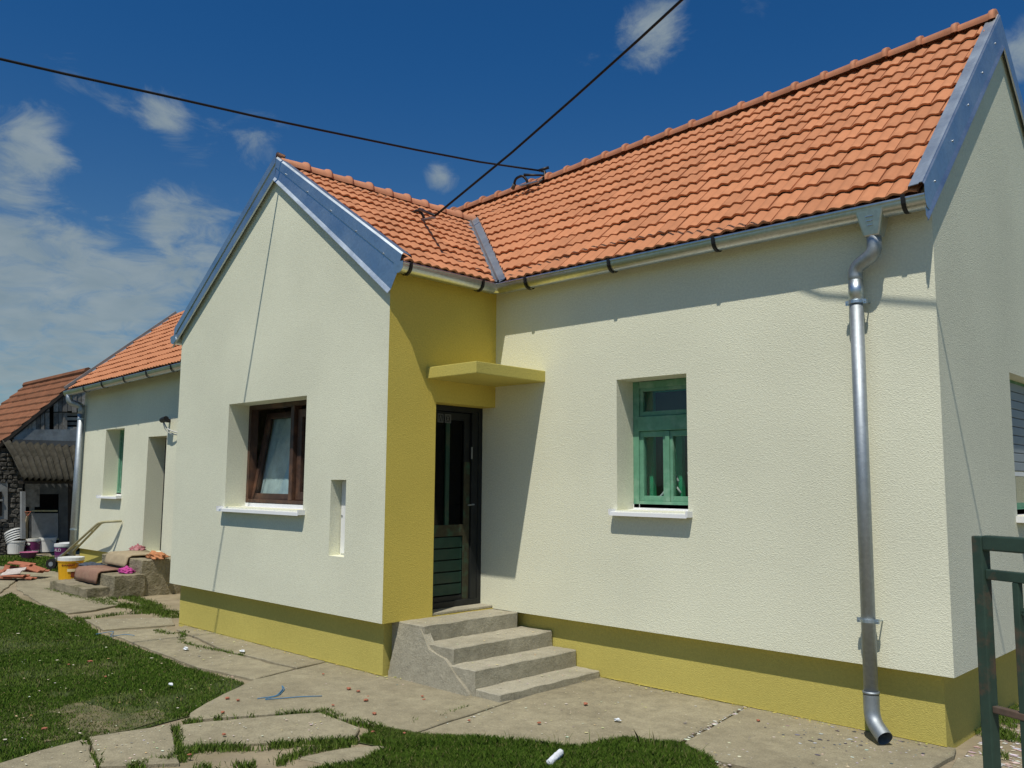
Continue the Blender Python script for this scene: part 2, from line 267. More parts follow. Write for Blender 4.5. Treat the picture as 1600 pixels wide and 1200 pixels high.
# ------------------------------------------------------------------ mesh helpers
class MB:
    def __init__(s): s.v = []; s.f = []
    def poly(s, pts):
        i = len(s.v); s.v += [tuple(p) for p in pts]; s.f.append(tuple(range(i, i+len(pts)))); return s
    def quad(s, a, b, c, d): return s.poly((a, b, c, d))
    def box(s, x0, x1, y0, y1, z0, z1):
        return s.boxb(Vector((0, 0, 0)), Vector((1, 0, 0)), Vector((0, 1, 0)), Vector((0, 0, 1)), x0, x1, y0, y1, z0, z1)
    def boxb(s, O, U, V, W, u0, u1, v0, v1, w0, w1):
        c = [O+U*u+V*v+W*w for w in (w0, w1) for v in (v0, v1) for u in (u0, u1)]
        i = len(s.v); s.v += [tuple(p) for p in c]
        for f in ((0, 2, 3, 1), (4, 5, 7, 6), (0, 1, 5, 4), (2, 6, 7, 3), (0, 4, 6, 2), (1, 3, 7, 5)): s.f.append(tuple(i+k for k in f))
        return s
    def bar(s, a, b, w, h=None, up=Vector((0, 0, 1))):
        a = Vector(a); b = Vector(b); d = (b-a); L_ = d.length; d.normalize(); h = w if h is None else h
        sd_ = d.cross(up)
        if sd_.length < 1e-4: sd_ = d.cross(Vector((1, 0, 0)))
        sd_.normalize(); u2 = sd_.cross(d)
        return s.boxb(a, d, sd_, u2, 0, L_, -w/2, w/2, -h/2, h/2)
    def tube(s, pts, r, n=10, cap=True, rs=None):
        pts = [Vector(p) for p in pts]; rings = []
        prev = None
        for k, p in enumerate(pts):
            t = (pts[min(k+1, len(pts)-1)]-pts[max(k-1, 0)]).normalized()
            if prev is None:
                a = t.cross(Vector((0, 0, 1)))
                if a.length < .05: a = t.cross(Vector((1, 0, 0)))
            else: a = prev - t*prev.dot(t)
            a.normalize(); prev = a; b = t.cross(a); rr = rs[k] if rs else r
            i = len(s.v); s.v += [tuple(p + a*rr*math.cos(2*math.pi*j/n) + b*rr*math.sin(2*math.pi*j/n)) for j in range(n)]
            rings.append(i)
        for i0, i1 in zip(rings, rings[1:]):
            for j in range(n): s.f.append((i0+j, i0+(j+1) % n, i1+(j+1) % n, i1+j))
        if cap: s.f.append(tuple(rings[0]+j for j in range(n))[::-1]); s.f.append(tuple(rings[-1]+j for j in range(n)))
        return s
    def sweep(s, rows):
        """grid of quads between successive rows of points"""
        n = len(rows[0]); i = len(s.v)
        for r in rows: s.v += [tuple(p) for p in r]
        for a in range(len(rows)-1):
            for b in range(n-1): s.f.append((i+a*n+b, i+a*n+b+1, i+(a+1)*n+b+1, i+(a+1)*n+b))
        return s
    def lathe(s, prof, n=20, c=(0, 0, 0)):
        i = len(s.v); m = len(prof)
        for j in range(n):
            a = 2*math.pi*j/n
            for r, z in prof: s.v.append((c[0]+r*math.cos(a), c[1]+r*math.sin(a), c[2]+z))
        for j in range(n):
            for k in range(m-1):
                s.f.append((i+j*m+k, i+((j+1) % n)*m+k, i+((j+1) % n)*m+k+1, i+j*m+k+1))
        return s
    def mesh(s, name, mt, smooth=False):
        me = bpy.data.meshes.new(name); me.from_pydata(s.v, [], s.f); me.materials.append(mt)
        if smooth: me.polygons.foreach_set('use_smooth', [True]*len(me.polygons))
        return me
def link(name, me, parent=None, loc=None):
    o = bpy.data.objects.new(name, me); COL.objects.link(o)
    if parent is not None: o.parent = parent
    if loc is not None: o.location = loc
    return o
def part(name, mb, mt, parent, smooth=False, bevel=0.0, label=None, fix=True):
    me = mb.mesh(name, mt, smooth)
    if bevel or fix:
        bm = bmesh.new(); bm.from_mesh(me)
        if bevel:
            bmesh.ops.remove_doubles(bm, verts=bm.verts, dist=1e-5)
            ed = [e for e in bm.edges if len(e.link_faces) == 2 and e.calc_face_angle(0) > .5]
            bmesh.ops.bevel(bm, geom=ed, offset=bevel, segments=2, affect='EDGES', profile=.6)
        bmesh.ops.recalc_face_normals(bm, faces=bm.faces)
        bm.to_mesh(me); bm.free()
        if smooth: me.polygons.foreach_set('use_smooth', [True]*len(me.polygons))
    o = link(name, me, parent)
    if label: o['label'] = label
    return o
def thing(name, label, cat, loc=(0, 0, 0), rz=0.0, group=None):
    o = bpy.data.objects.new(name, None); COL.objects.link(o); o.location = loc; o.rotation_euler = (0, 0, rz)
    o.empty_display_size = .2
    o['label'] = label; o['category'] = cat
    if group: o['group'] = group
    return o
def tag(o, label, cat, group=None):
    o['label'] = label; o['category'] = cat
    if group: o['group'] = group
    return o
def struct(o): o['kind'] = 'structure'; return o
def stuff(o, label=None, cat=None):
    o['kind'] = 'stuff'
    if label: o['label'] = label
    if cat: o['category'] = cat
    return o
def V(*a): return Vector(a)

# ------------------------------------------------------------------ dimensions of the house
L, W, D = 4.21, 4.13, 1.36          # long wall, projecting wing width, wing projection
HB, R = .471, .096                  # underside of the insulation, set-back of the plinth
XL, YL, HBL = -11.5, .17, .40       # far end and line of the rear left wall
YR = 1.95                           # main ridge
YB = 3.9
def ze(x): return 3.655 if x > -4.1 else 3.655-.10-(-4.1-x)*.022
def zr(x): return 5.715-.034*(4.19-x)
YE = -.15
def deck(x, s): return V(x, YE+(YR-YE)*s, ze(x)+(zr(x)-ze(x))*s)
XW = -2.03; ZW = 5.115              # wing ridge
WE_R, WZ_R = .19, 3.64              # wing eaves, right and left
WE_L, WZ_L = -4.30, 3.45

house = thing('house', 'cream rendered house with ochre plinth and orange tiled roof, freshly plastered', 'house')

# ---- walls
def wall(O, U, Nrm, w, z0, z1, holes, depth, name, mt, extra=None, rev=None):
    """sheet in the plane O + u*U + z, outward normal Nrm, rectangular holes (u0,u1,z0,z1,depth) with reveals"""
    mb = MB(); Z = V(0, 0, 1)
    us = sorted({0, w, *[h[0] for h in holes], *[h[1] for h in holes]}); zs = sorted({z0, z1, *[h[2] for h in holes], *[h[3] for h in holes]})
    P = lambda u, z, dep=0.0: O+U*u+Z*z-Nrm*dep
    for a, b in zip(us, us[1:]):
        for c, d in zip(zs, zs[1:]):
            if any(h[0] <= (a+b)/2 <= h[1] and h[2] <= (c+d)/2 <= h[3] for h in holes): continue
            mb.quad(P(a, c), P(b, c), P(b, d), P(a, d))
    for h in holes:
        a, b, c, d = h[:4]; dp = h[4] if len(h) > 4 else depth
        mb.quad(P(a, c), P(a, d), P(a, d, dp), P(a, c, dp))
        if b < w-1e-4: mb.quad(P(b, c), P(b, d), P(b, d, dp), P(b, c, dp))
        mb.quad(P(a, d), P(b, d), P(b, d, dp), P(a, d, dp)); mb.quad(P(a, c), P(b, c), P(b, c, dp), P(a, c, dp))
    if extra:
        for e in extra: mb.poly([P(u, z) for u, z in e])
    return part(name, mb, mt, house, fix=False)
X, Y, Z = V(1, 0, 0), V(0, 1, 0), V(0, 0, 1)
DOOR_Y0, DOOR_T, DOOR_B, DOOR_X = -.787, 2.447, .475, -.21
# long wall with the green window; it runs on behind the corner as the door's reveal
wall(V(-.30, 0, 0), X, -Y, L+.30, HB, 3.75, [(1.518+.30, 2.238+.30, 1.47, 2.612)], .30, 'wall', M['cream'])
# projecting gable
wall(V(-W, -D, 0), X, -Y, W, HB, 3.62, [(W-2.873, W-1.302, 1.41, 2.547), (W-.838, W-.591, 1.003, 1.712, .135)], .30, 'gable_wall', M['cream'],
     extra=[[(0, 3.62), (W, 3.62), (W, 3.75), (W+XW, 5.09), (0.12, 3.64)]])
# ochre side wall with the door opening up to the inner corner
wall(V(0, -D, 0), Y, X, D, HB, 3.75, [(D+DOOR_Y0, D, DOOR_B, DOOR_T)], .22, 'side_wall', M['olive'])
# gable end on the right with a shuttered window
wall(V(L, 0, 0), Y, X, YB, HB, 3.70, [(1.68, 3.0, 1.46, 2.62)], .16, 'gable_wall', M['cream'], extra=[[(0, 3.70), (YB, 3.70), (YB, 3.78), (YR, 5.68), (0, 3.78)]])
# rear left wall, wing's far side, back walls
wall(V(XL, YL, 0), X, -Y, -XL-W+.03, HBL, 3.66, [(-10.345-XL, -9.515-XL, 1.405, 2.61), (-8.508-XL, -7.801-XL, .50, 2.42, .34)], .30, 'wall', M['cream'])
wall(V(-W, -D, 0), Y, -X, D+.2, HB, 3.55, [], .1, 'side_wall', M['cream'])
wall(V(XL, YB, 0), X, Y, L-XL, HB, 3.62, [], .1, 'wall', M['cream'])
wall(V(XL, YL, 0), Y, -X, YB-YL, HBL, 3.45, [], .1, 'gable_wall', M['cream'], extra=[[(0, 3.45), (YB-YL, 3.45), (YR-YL, 5.12)]])
# underside of the insulation and plinths
mb = MB()
mb.quad((0.0, 0, HB), (L, 0, HB), (L, YB, HB), (0.0, YB, HB)); mb.quad((-W, -D, HB), (0, -D, HB), (0, YB, HB), (-W, YB, HB)); mb.quad((XL, YL, HBL), (-W, YL, HBL), (-W, YB, HBL), (XL, YB, HBL))
part('wall_underside', mb, M['cream'], house, fix=False)
mb = MB(); mb.box(-R, L-R, R, YB-R, -.15, HB+.01); part('plinth', mb, M['plinth'], house)
mb = MB(); mb.box(-W+R, -R-.003, -D+R, R+1, -.15, HB+.008); part('plinth', mb, M['plinth'], house)
mb = MB(); mb.box(XL+R, -W+.1, YL+.05, YB-R-.003, -.15, HBL+.01); part('plinth', mb, M['plinth'], house)
# canopy
mb = MB(); mb.box(-.02, .671, -.912, .02, 2.655, 2.763); part('canopy', mb, M['plinth'], house, bevel=.008)

# ---- roof deck (battens under the tiles)
roofmb = MB()
xs = np.linspace(XL-.1, L-.02, 12)
# valleys in plan: right valley from the inner corner up to the wing ridge, left valley mirrored
VR0, VR1 = V(.17, -.17, 0), V(XW, 1.52, 0)
VL0, VL1 = V(-4.33, -.17, 0), V(XW, 1.52, 0)
def row(s, x0, x1, n=8): return [deck(x0+(x1-x0)*k/n, s) for k in range(n+1)]
roofmb.sweep([row(0, .0, L-.02), row(1, XW, L-.02)])
roofmb.sweep([row(0, XL-.1, -4.2), row(1, XL-.1, XW)])
for x0, x1 in zip(xs, xs[1:]):
    b0, b1 = deck(x0, 1), deck(x1, 1)
    roofmb.quad(b0, b1, (x1, 2*YR-YE, ze(x1)), (x0, 2*YR-YE, ze(x0)))
roofmb.quad((WE_R, -1.38, WZ_R), (WE_R, -.1, WZ_R), (XW, 1.56, ZW), (XW, -1.38, ZW))
roofmb.quad((WE_L, -1.38, WZ_L), (WE_L, .0, WZ_L), (XW, 1.56, ZW), (XW, -1.38, ZW))
roof = part('roof', roofmb, M['deck'], house, fix=False)

# ---- tiles
NROW = 12
TW = .214; TL = .245
def tile_mesh(name, w=1.0, seed=0, bmat='tile'):
    """unit tile: u 0..1 across (two waves), v 0..1.18 up the slope, n up; real size comes from the object scale"""
    mb = MB(); n = 12; top0 = []; top1 = []; bot = []
    for k in range(n+1):
        u = k/n*.985*TW
        wv = .5-.5*math.cos(4*math.pi*k/n)          # two humps
        wv = wv**.8
        h = .021*wv
        if k == n: h = .004
        sc = -.008*(wv-.5)                          # scalloped nose
        top0.append((u, sc, .033+h)); top1.append((u, 1.2*TL, .008+h)); bot.append((u, sc+.003, .017+h*.85))
    mb.sweep([bot, top0]); mb.sweep([top0, top1]); e_ = .985*TW
    mb.quad(top0[-1], top1[-1], (e_, 1.2*TL, -.01), (e_, 0, .015)); mb.quad(top0[0], (0, 0, .015), (0, 1.2*TL, -.01), top1[0])
    me = mb.mesh(name, M[bmat])
    sm = [False]*len(me.polygons)
    for i in range(n, 2*n): sm[i] = True
    me.polygons.foreach_set('use_smooth', sm)
    return me
TILE = tile_mesh('tile')
tile_list = []      # (screen size, matrix, clip planes)
def add_tile(O, Uv, Vv, clip=None):
    u = Uv.normalized(); n = u.cross(Vv).normalized(); v = n.cross(u)
    jit = random.uniform(-.004, .004); rot = random.uniform(-.012, .012)
    Uv = Uv/TW; Vv = Vv/TL
    m = Matrix(((Uv.x, Vv.x, n.x, O.x+n.x*jit), (Uv.y, Vv.y, n.y, O.y+n.y*jit), (Uv.z, Vv.z, n.z, O.z+n.z*jit), (0, 0, 0, 1)))
    m = m @ Matrix.Rotation(rot*1.0, 4, 'Z') @ Matrix.Diagonal((1, 1, 1+random.uniform(-.08, .12), 1))
    c = O+(Uv*TW+Vv*TL)*.5
    tile_list.append(((c-CAM).length, m, clip))
def vplane(a, b, off, side):
    """vertical plane along a->b, moved by off; keeps the given side (+1 = right of the direction)"""
    d = (b-a); d.z = 0; d.normalize(); nr = V(d.y, -d.x, 0)*side
    return (a+nr*off, nr)
def corners_ok(pts, pl): return [((p-pl[0]).dot(pl[1])) for p in pts]
CLIP_R = vplane(VR0, VR1, .085, 1)      # main slope keeps the right-hand side (+x)
CLIP_L = vplane(VL0, VL1, .06, -1)
for i in range(NROW):
    s0, s1 = i/NROW, (i+1)/NROW
    ymid = YE+(YR-YE)*s0
    off = (i % 2)*TW*.5
    k = 0
    x = L-.03
    xcur = L-.03-TW+off-.0
    first = True
    while xcur > XL-.15:
        x0 = xcur; w = TW
        if first and off > 0: w = TW*.5; x0 = L-.03-w
        O = deck(x0, s0); Uv = deck(x0+w, s0)-O; Vv = deck(x0, s1)-O
        pts = [O, O+Uv, O+Vv*1.2, O+Uv+Vv*1.2]
        skip = False; clip = None
        if x0+w/2 > XW: pl = CLIP_R
        else: pl = CLIP_L
        dr = corners_ok(pts, pl)
        if max(dr) < 0.01: skip = True
        elif min(dr) < 0: clip = pl
        # above the wing ridge the rows run through
        if pts[0].y > 1.60: skip = False; clip = None
        if not skip: add_tile(O, Uv, Vv, clip)
        if first and off > 0: xcur = L-.03-w-TW
        else: xcur -= TW
        first = False
# wing, right slope: eave at x=WE_R, rows climb towards -x; u runs along +y
NW = 11
CLIP_W = vplane(VR0, VR1, .03, -1)
for i in range(NW):
    s0, s1 = i/NW, (i+1)/NW
    def wd(y, s): return V(WE_R+(XW-WE_R)*s, y, WZ_R+(ZW-WZ_R)*s)
    y = -1.36-(TW*.5 if i % 2 else 0)
    while y < 1.7:
        y0 = y; w = TW
        if y0 < -1.37: w = TW*.5; y0 = -1.36
        O = wd(y0, s0); Uv = V(0, w, 0); Vv = wd(y0, s1)-O
        pts = [O, O+Uv, O+Vv*1.2, O+Uv+Vv*1.2]; dr = corners_ok(pts, CLIP_W)
        if max(dr) > .01: add_tile(O, Uv, Vv, CLIP_W if min(dr) < 0 else None)
        y = y0+w
# wing, left slope (seen only from the side)
CLIP_WL = vplane(VL0, VL1, .03, 1)
for i in range(11):
    s0, s1 = i/11, (i+1)/11
    def wl(y, s): return V(WE_L+(XW-WE_L)*s, y, WZ_L+(ZW-WZ_L)*s)
    y = 1.5
    while y > -1.34:
        O = wl(y, s0); Uv = V(0, -min(TW, y+1.37), 0); Vv = wl(y, s1)-O
        pts = [O, O+Uv, O+Vv*1.2, O+Uv+Vv*1.2]; dr = corners_ok(pts, CLIP_WL)
        if max(dr) > .01: tile_list.append((99, Matrix(((Uv.x/TW, Vv.x/TL, n_.x, O.x), (Uv.y/TW, Vv.y/TL, n_.y, O.y), (Uv.z/TW, Vv.z/TL, n_.z, O.z), (0, 0, 0, 1))) if (n_ := Uv.cross(Vv).normalized()) else None, CLIP_WL if min(dr) < 0 else None))
        y -= TW
tile_list.sort(key=lambda t: t[0])
rest_v = []; rest_f = []; rest_s = []
tv = np.array([v.co[:] for v in TILE.vertices]); tf = [tuple(p.vertices) for p in TILE.polygons]; ts = [p.use_smooth for p in TILE.polygons]
def clipped(m, pl):
    bm = bmesh.new(); bm.from_mesh(TILE); bm.transform(m)
    bmesh.ops.bisect_plane(bm, geom=bm.verts[:]+bm.edges[:]+bm.faces[:], plane_co=pl[0], plane_no=-pl[1], clear_outer=True)
    return bm
n_single = 0
for dist, m, clip in tile_list:
    if n_single < 298:
        if clip is None:
            o = link('tile', TILE, roof); o.matrix_local = m
        else:
            bm = clipped(m, clip)
            if not bm.faces: bm.free(); continue
            me = bpy.data.meshes.new('tile'); bm.to_mesh(me); bm.free(); me.materials.append(M['tile']); link('tile', me, roof)
        n_single += 1
    else:
        if clip is None:
            vv = np.c_[tv, np.ones(len(tv))] @ np.array(m).T
            b = len(rest_v); rest_v += [tuple(p[:3]) for p in vv]; rest_f += [tuple(b+i for i in f) for f in tf]; rest_s += ts
        else:
            bm = clipped(m, clip); bm.verts.index_update(); b = len(rest_v)
            rest_v += [tuple(v.co) for v in bm.verts]
            for f in bm.faces: rest_f.append(tuple(b+v.index for v in f.verts)); rest_s.append(f.smooth)
            bm.free()
me = bpy.data.meshes.new('tile'); me.from_pydata(rest_v, [], rest_f); me.materials.append(M['tile']); me.polygons.foreach_set('use_smooth', rest_s)
stuff(link('roof_tiles', me, roof))
# ridge tiles
def ridge_mesh():
    mb = MB(); rows = []
    for t, r in ((0, .062), (.02, .066), (.82, .076), (.85, .092), (.94, .096), (1.0, .090), (1.0, .070)):
        rows.append([(t, r*math.sin(a), -.055+r*1.05*math.cos(a)) for a in np.linspace(-1.75, 1.75, 13)])
    mb.sweep(rows); mb.poly(rows[0]); mb.poly(rows[-1])
    me = mb.mesh('ridge_tile', M['ridge'], True); return me
RT = ridge_mesh()
def ridge_tile(a, b):
    d = b-a; x = d; side = d.cross(V(0, 0, 1)).normalized()*-1; up = (d.normalized()).cross(side)
    if up.z < 0: up = -up
    jit = random.uniform(-.006, .006)
    m = Matrix(((x.x, side.x, up.x, a.x), (x.y, side.y, up.y, a.y+jit), (x.z, side.z, up.z, a.z+random.uniform(-.004, .004)), (0, 0, 0, 1)))
    o = link('ridge_tile', RT, roof); o.matrix_local = m
x = L+.0
while x > -6.2:
    a = V(x-.335, YR, zr(x-.335)+.095); b = V(x, YR, zr(x)+.095)
    ridge_tile(a, b); x -= .305
y = -1.31
while y < 1.45:
    yy = min(y+.315, 1.56)
    ridge_tile(V(XW, y-.02, ZW+.078), V(XW, yy, ZW+.082)); y += .288
# ---- verge flashings, valley sheet
def verge(sections, name='verge_flashing'):
    mb = MB(); mb.sweep(sections)
    mb.sweep([[V(*p)+V(0, 0, -.004) for p in sec] for sec in sections])
    o = part(name, mb, M['zinc'], roof, fix=False); return o
def prof_main(y, mirror=False, low=0.17):
    zt = 3.873-.03+.967*y
    pr = [(L-.085, .035), (L-.08, .062), (L-.012, .066), (L-.008, .074), (L+.012, .074), (L+.016, .066), (L+.024, .055), (L+.026, -low+.03), (L+.042, -low-.005), (L+.03, -low-.008)]
    yy = 2*YR-y if mirror else y
    return [V(px, yy-(0 if not mirror else 0), zt+dz) for px, dz in pr]
nsec = 6
verge([prof_main(-.20+(YR+.20)*t/nsec, False, .19+.05*t/nsec) for t in range(nsec+1)])
verge([prof_main(-.20+(YR+.20)*t/nsec, True, .19+.05*t/nsec) for t in range(nsec+1)])
def prof_wing(t, right=True):
    if right: xt, zt = WE_R+(XW-WE_R)*t, WZ_R+.045+(ZW-WZ_R)*t; low = .30-.08*t; tail = .16*(1-t)
    else: xt, zt = WE_L+(XW-WE_L)*t, WZ_L+.045+(ZW-WZ_L)*t; low = .16+.06*t; tail = -.05*(1-t)
    up = 0 if right else .055
    pr = [(-D+.09, .02+up), (-D+.085, .04+up), (-D-.01, .05+up), (-D-.028, .03+up), (-D-.032, -.07+up), (-D-.022, -.078+up), (-D-.034, -low+.035), (-D-.056, -low), (-D-.04, -low-.004)]
    return [V(xt-tail*max(0, -dz)/.3, py, zt+dz+(max(0, -dz)/.3*tail*.0)) for py, dz in pr]
verge([prof_wing(t/nsec, True) for t in range(nsec+1)])
verge([prof_wing(t/nsec, False) for t in range(nsec+1)])
for t in (.1, .3, .5, .7, .9):
    yq = -.2+(YR+.2)*t; zq = 3.843+.967*yq-.08
    mb = MB(); mb.tube([V(L+.020, yq, zq), V(L+.031, yq, zq)], .008, 8); part('screw', mb, M['valley'], roof)
    xq = WE_R+(XW-WE_R)*t-.05*(1-t); zq = WZ_R+.045+(ZW-WZ_R)*t-.06
    mb = MB(); mb.tube([V(xq, -D-.028, zq), V(xq, -D-.040, zq)], .008, 8); part('screw', mb, M['valley'], roof)
# far verge of the left roof: thin pale strip
mb = MB(); mb.bar(deck(XL-.12, -.01)+V(0, 0, .07), deck(XL-.12, 1)+V(0, 0, .07), .03, .05); part('verge_strip', mb, M['whitewash'], roof)
# valley
mb = MB()
v0 = V(.19, -.17, 3.665); v1 = V(XW+.02, 1.50, 5.145)
dirp = (V(v1.x-v0.x, v1.y-v0.y, 0)).normalized(); nr = V(-dirp.y, dirp.x, 0)*-1
if nr.x < 0: nr = -nr
rows = []
for t in (0, .15, .5, .85, 1.0):
    c = v0.lerp(v1, t)
    def dz_main(o): 
        p = c+nr*o; s = (p.y-YE)/(YR-YE); return deck(p.x, s).z+.012
    def dz_wing(o):
        p = c-nr*o; s = (p.x-WE_R)/(XW-WE_R); return WZ_R+(ZW-WZ_R)*s+.012
    a = c+nr*.20; b = c-nr*.16
    rows.append([V(a.x, a.y, dz_main(.20)), V(*(c+nr*.012))+V(0, 0, .012), V(c.x, c.y, c.z+.045), V(*(c-nr*.012))+V(0, 0, .012), V(b.x, b.y, dz_wing(.16))])
mb.sweep(rows); part('valley_flashing', mb, M['valley'], roof, fix=False)

# ---- gutters
def gutter(pts, inward, name='gutter', r=.068):
    """half-round channel; pts = path of the outer bead (world), inward = horizontal vectors to the wall at each point"""
    mb = MB(); rows = []
    for p, iw in zip(pts, inward):
        p = Vector(p); iw = Vector(iw); c = p+iw*r+V(0, 0, -.022)
        sec = [p+iw*.012+V(0, 0, -.008), p+iw*.010+V(0, 0, .006), p+V(0, 0, .008), p-iw*.008+V(0, 0, 0), p-iw*.002+V(0, 0, -.010)]
        for k in range(13):
            a = math.pi*k/12; sec.append(c - iw*r*math.cos(a) - V(0, 0, r*math.sin(a)))
        sec.append(c+iw*r+V(0, 0, .05))
        rows.append(sec)
    mb.sweep(rows); o = part(name, mb, M['gutter'], house, smooth=True, fix=False)
    return o
def end_cap(p, iw, parent, r=.068):
    p = Vector(p); iw = Vector(iw); c = p+iw*r+V(0, 0, -.022)
    mb = MB(); mb.poly([c-iw*r+V(0, 0, .03)]+[c-iw*r*math.cos(math.pi*k/12)-V(0, 0, r*math.sin(math.pi*k/12)) for k in range(13)]+[c+iw*r+V(0, 0, .05)])
    part('gutter_end', mb, M['zinc'], parent, fix=False)
GY = -.215; GZ = 3.645
g1 = gutter([(-.5+.71, GY-0.0, GZ), (L+.03, GY, GZ-.012)], [(0, 1, 0), (0, 1, 0)])
# mitred with the wing gutter at the inner corner
g2 = gutter([(.215, -D-.03, GZ), (.215, GY, GZ)], [(-1, 0, 0), (-1, 0, 0)])
mb = MB(); cc = V(.215, GY, GZ)
rows = []
for iw in (V(0, 1, 0), V(-.5, .5, 0)*1.0, V(-1, 0, 0)):
    c = cc+iw*.068+V(0, 0, -.022); rows.append([cc+V(0, 0, .008)]+[c-iw*.068*math.cos(math.pi*k/12)-V(0, 0, .068*math.sin(math.pi*k/12)) for k in range(13)])
mb.sweep(rows); part('mitre', mb, M['gutter'], g1, smooth=True, fix=False)
end_cap((L+.031, GY, GZ-.012), (0, 1, 0), g1); end_cap((.215, -D-.031, GZ), (-1, 0, 0), g2)
g3 = gutter([(XL-.12, YL-.36, ze(XL)-.02), (-4.12, YL-.36, ze(-4.2)-.01)], [(0, 1, 0), (0, 1, 0)])
end_cap((XL-.121, YL-.36, ze(XL)-.02), (0, 1, 0), g3)
g4 = gutter([(WE_L-.02, -D-.06, WZ_L+.01), (WE_L-.02, -.2, WZ_L)], [(1, 0, 0), (1, 0, 0)]); end_cap((WE_L-.02, -D-.061, WZ_L+.01), (1, 0, 0), g4)
def bracket(p, iw, along, g):
    p = Vector(p); iw = Vector(iw); al = Vector(along); r = .073; c = p+iw*.068+V(0, 0, -.022); mb = MB()
    rows = []
    path = [p-iw*.008+V(0, 0, .014)]+[c-iw*r*math.cos(math.pi*k/10)-V(0, 0, r*math.sin(math.pi*k/10)) for k in range(0, 11)]+[c+iw*(r+.01)+V(0, 0, .07)]
    for q in path: rows.append([q-al*.014, q+al*.014])
    mb.sweep(rows)
    rows = []
    for q in path:
        q2 = q+(q-c).normalized()*.005; rows.append([q2-al*.014, q2+al*.014])
    mb.sweep(rows)
    part('gutter_bracket', mb, M['black'], g, fix=False)
for x in (.60, 1.60, 2.64, 4.10): bracket((x, GY, GZ-.005), (0, 1, 0), (1, 0, 0), g1)
for y in (-1.30, -.40): bracket((.215, y, GZ), (-1, 0, 0), (0, 1, 0), g2)
for x in (-10.6, -9.75, -8.8, -7.9, -7.0): bracket((x, YL-.36, ze(x)-.018), (0, 1, 0), (1, 0, 0), g3)

# ---- downpipes
def arc_path(pts, rad=.08, n=6):
    pts = [Vector(p) for p in pts]; out = [pts[0]]
    for a, b, c in zip(pts, pts[1:], pts[2:]):
        d1 = (a-b).normalized(); d2 = (c-b).normalized(); k = min(rad, (a-b).length*.48, (c-b).length*.48)
        p, q_ = b+d1*k, b+d2*k
        for j in range(n+1):
            t = j/n; out.append(p*(1-t)**2+b*2*t*(1-t)+q_*t*t)
    out.append(pts[-1]); return out
PX, PY = 3.705, -.085
mb = MB(); mb.tube([(PX, PY, 3.19), (PX, PY, .26)], .047, 18); dp = part('downpipe', mb, M['pipe'], house, smooth=True)
mb = MB()
fr = [(-.085, -.062), (.085, -.062), (.085, .062), (-.085, .062)]; fr2 = [(-.055, -.05), (.055, -.05), (.055, .05), (-.055, .05)]
c0 = V(3.868, GY+.068, 3.60); c1 = V(3.868, GY+.075, 3.42)
r0 = [c0+V(a*1.15, b*1.15, 0) for a, b in fr]; r1 = [c1+V(a, b, 0) for a, b in fr2]
for k in range(4): mb.quad(r0[k], r0[(k+1) % 4], r1[(k+1) % 4], r1[k])
mb.poly(r1)
part('outlet', mb, M['gutter'], dp, bevel=.012)
for k, w in enumerate((.05, .045, .035)):
    mb = MB()
    zz = 3.555-.03*k; yy = c0.y-.0713+.0+.006*k; mb.box(3.868-w/2, 3.868+w/2, yy-.006, yy+.006, zz-.003, zz+.003)
    part('outlet_rib', mb, M['gutter'], dp)
mb = MB(); mb.tube(arc_path([(3.868, GY+.075, 3.43), (3.868, GY+.075, 3.31), (PX, PY, 3.24), (PX, PY, 3.12)], .10), .050, 18); part('swan_neck', mb, M['pipe'], dp, smooth=True)
mb = MB(); mb.tube([(PX, PY, 3.15), (PX, PY, 3.0)], .0515, 18); part('sleeve', mb, M['zinc'], dp, smooth=True)
mb = MB(); mb.tube(arc_path([(PX, PY, .30), (PX, PY, .13), (PX+.115, PY-.085, .052)], .13), .0525, 18, cap=False); o = part('shoe', mb, M['pipe'], dp, smooth=True, fix=False)
mb = MB(); mb.tube([(PX, PY, .32), (PX, PY, .305)], .055, 18); part('seam', mb, M['pipe'], dp, smooth=True)
for zc in (2.99, .785):
    mb = MB(); mb.tube([(PX, PY, zc-.010), (PX, PY, zc+.010)], .0545, 18)
    for s_ in (-1, 1): mb.box(PX+s_*.05, PX+s_*.074, PY-.012, PY+.012, zc-.016, zc+.016)
    for s_ in (-1, 1): mb.tube([(PX+s_*.063, PY-.02, zc), (PX+s_*.063, PY+.085, zc)], .005, 6)
    part('pipe_clip', mb, M['zinc'], dp)
mb = MB(); mb.tube([(XL+.10, YL-.085, 3.12), (XL+.10, YL-.085, .06)], .06, 14); dp2 = part('downpipe', mb, M['pipe'], house, smooth=True)
mb = MB(); mb.tube(arc_path([(XL+.02, YL-.29, ze(XL)-.08), (XL+.02, YL-.29, ze(XL)-.22), (XL+.10, YL-.085, 3.10), (XL+.10, YL-.085, 2.95)], .1), .062, 14); part('swan_neck', mb, M['pipe'], dp2, smooth=True)
for zc in (2.85, .75):
    mb = MB(); mb.tube([(XL+.1, YL-.085, zc-.012), (XL+.1, YL-.085, zc+.012)], .066, 14); part('pipe_clip', mb, M['zinc'], dp2)

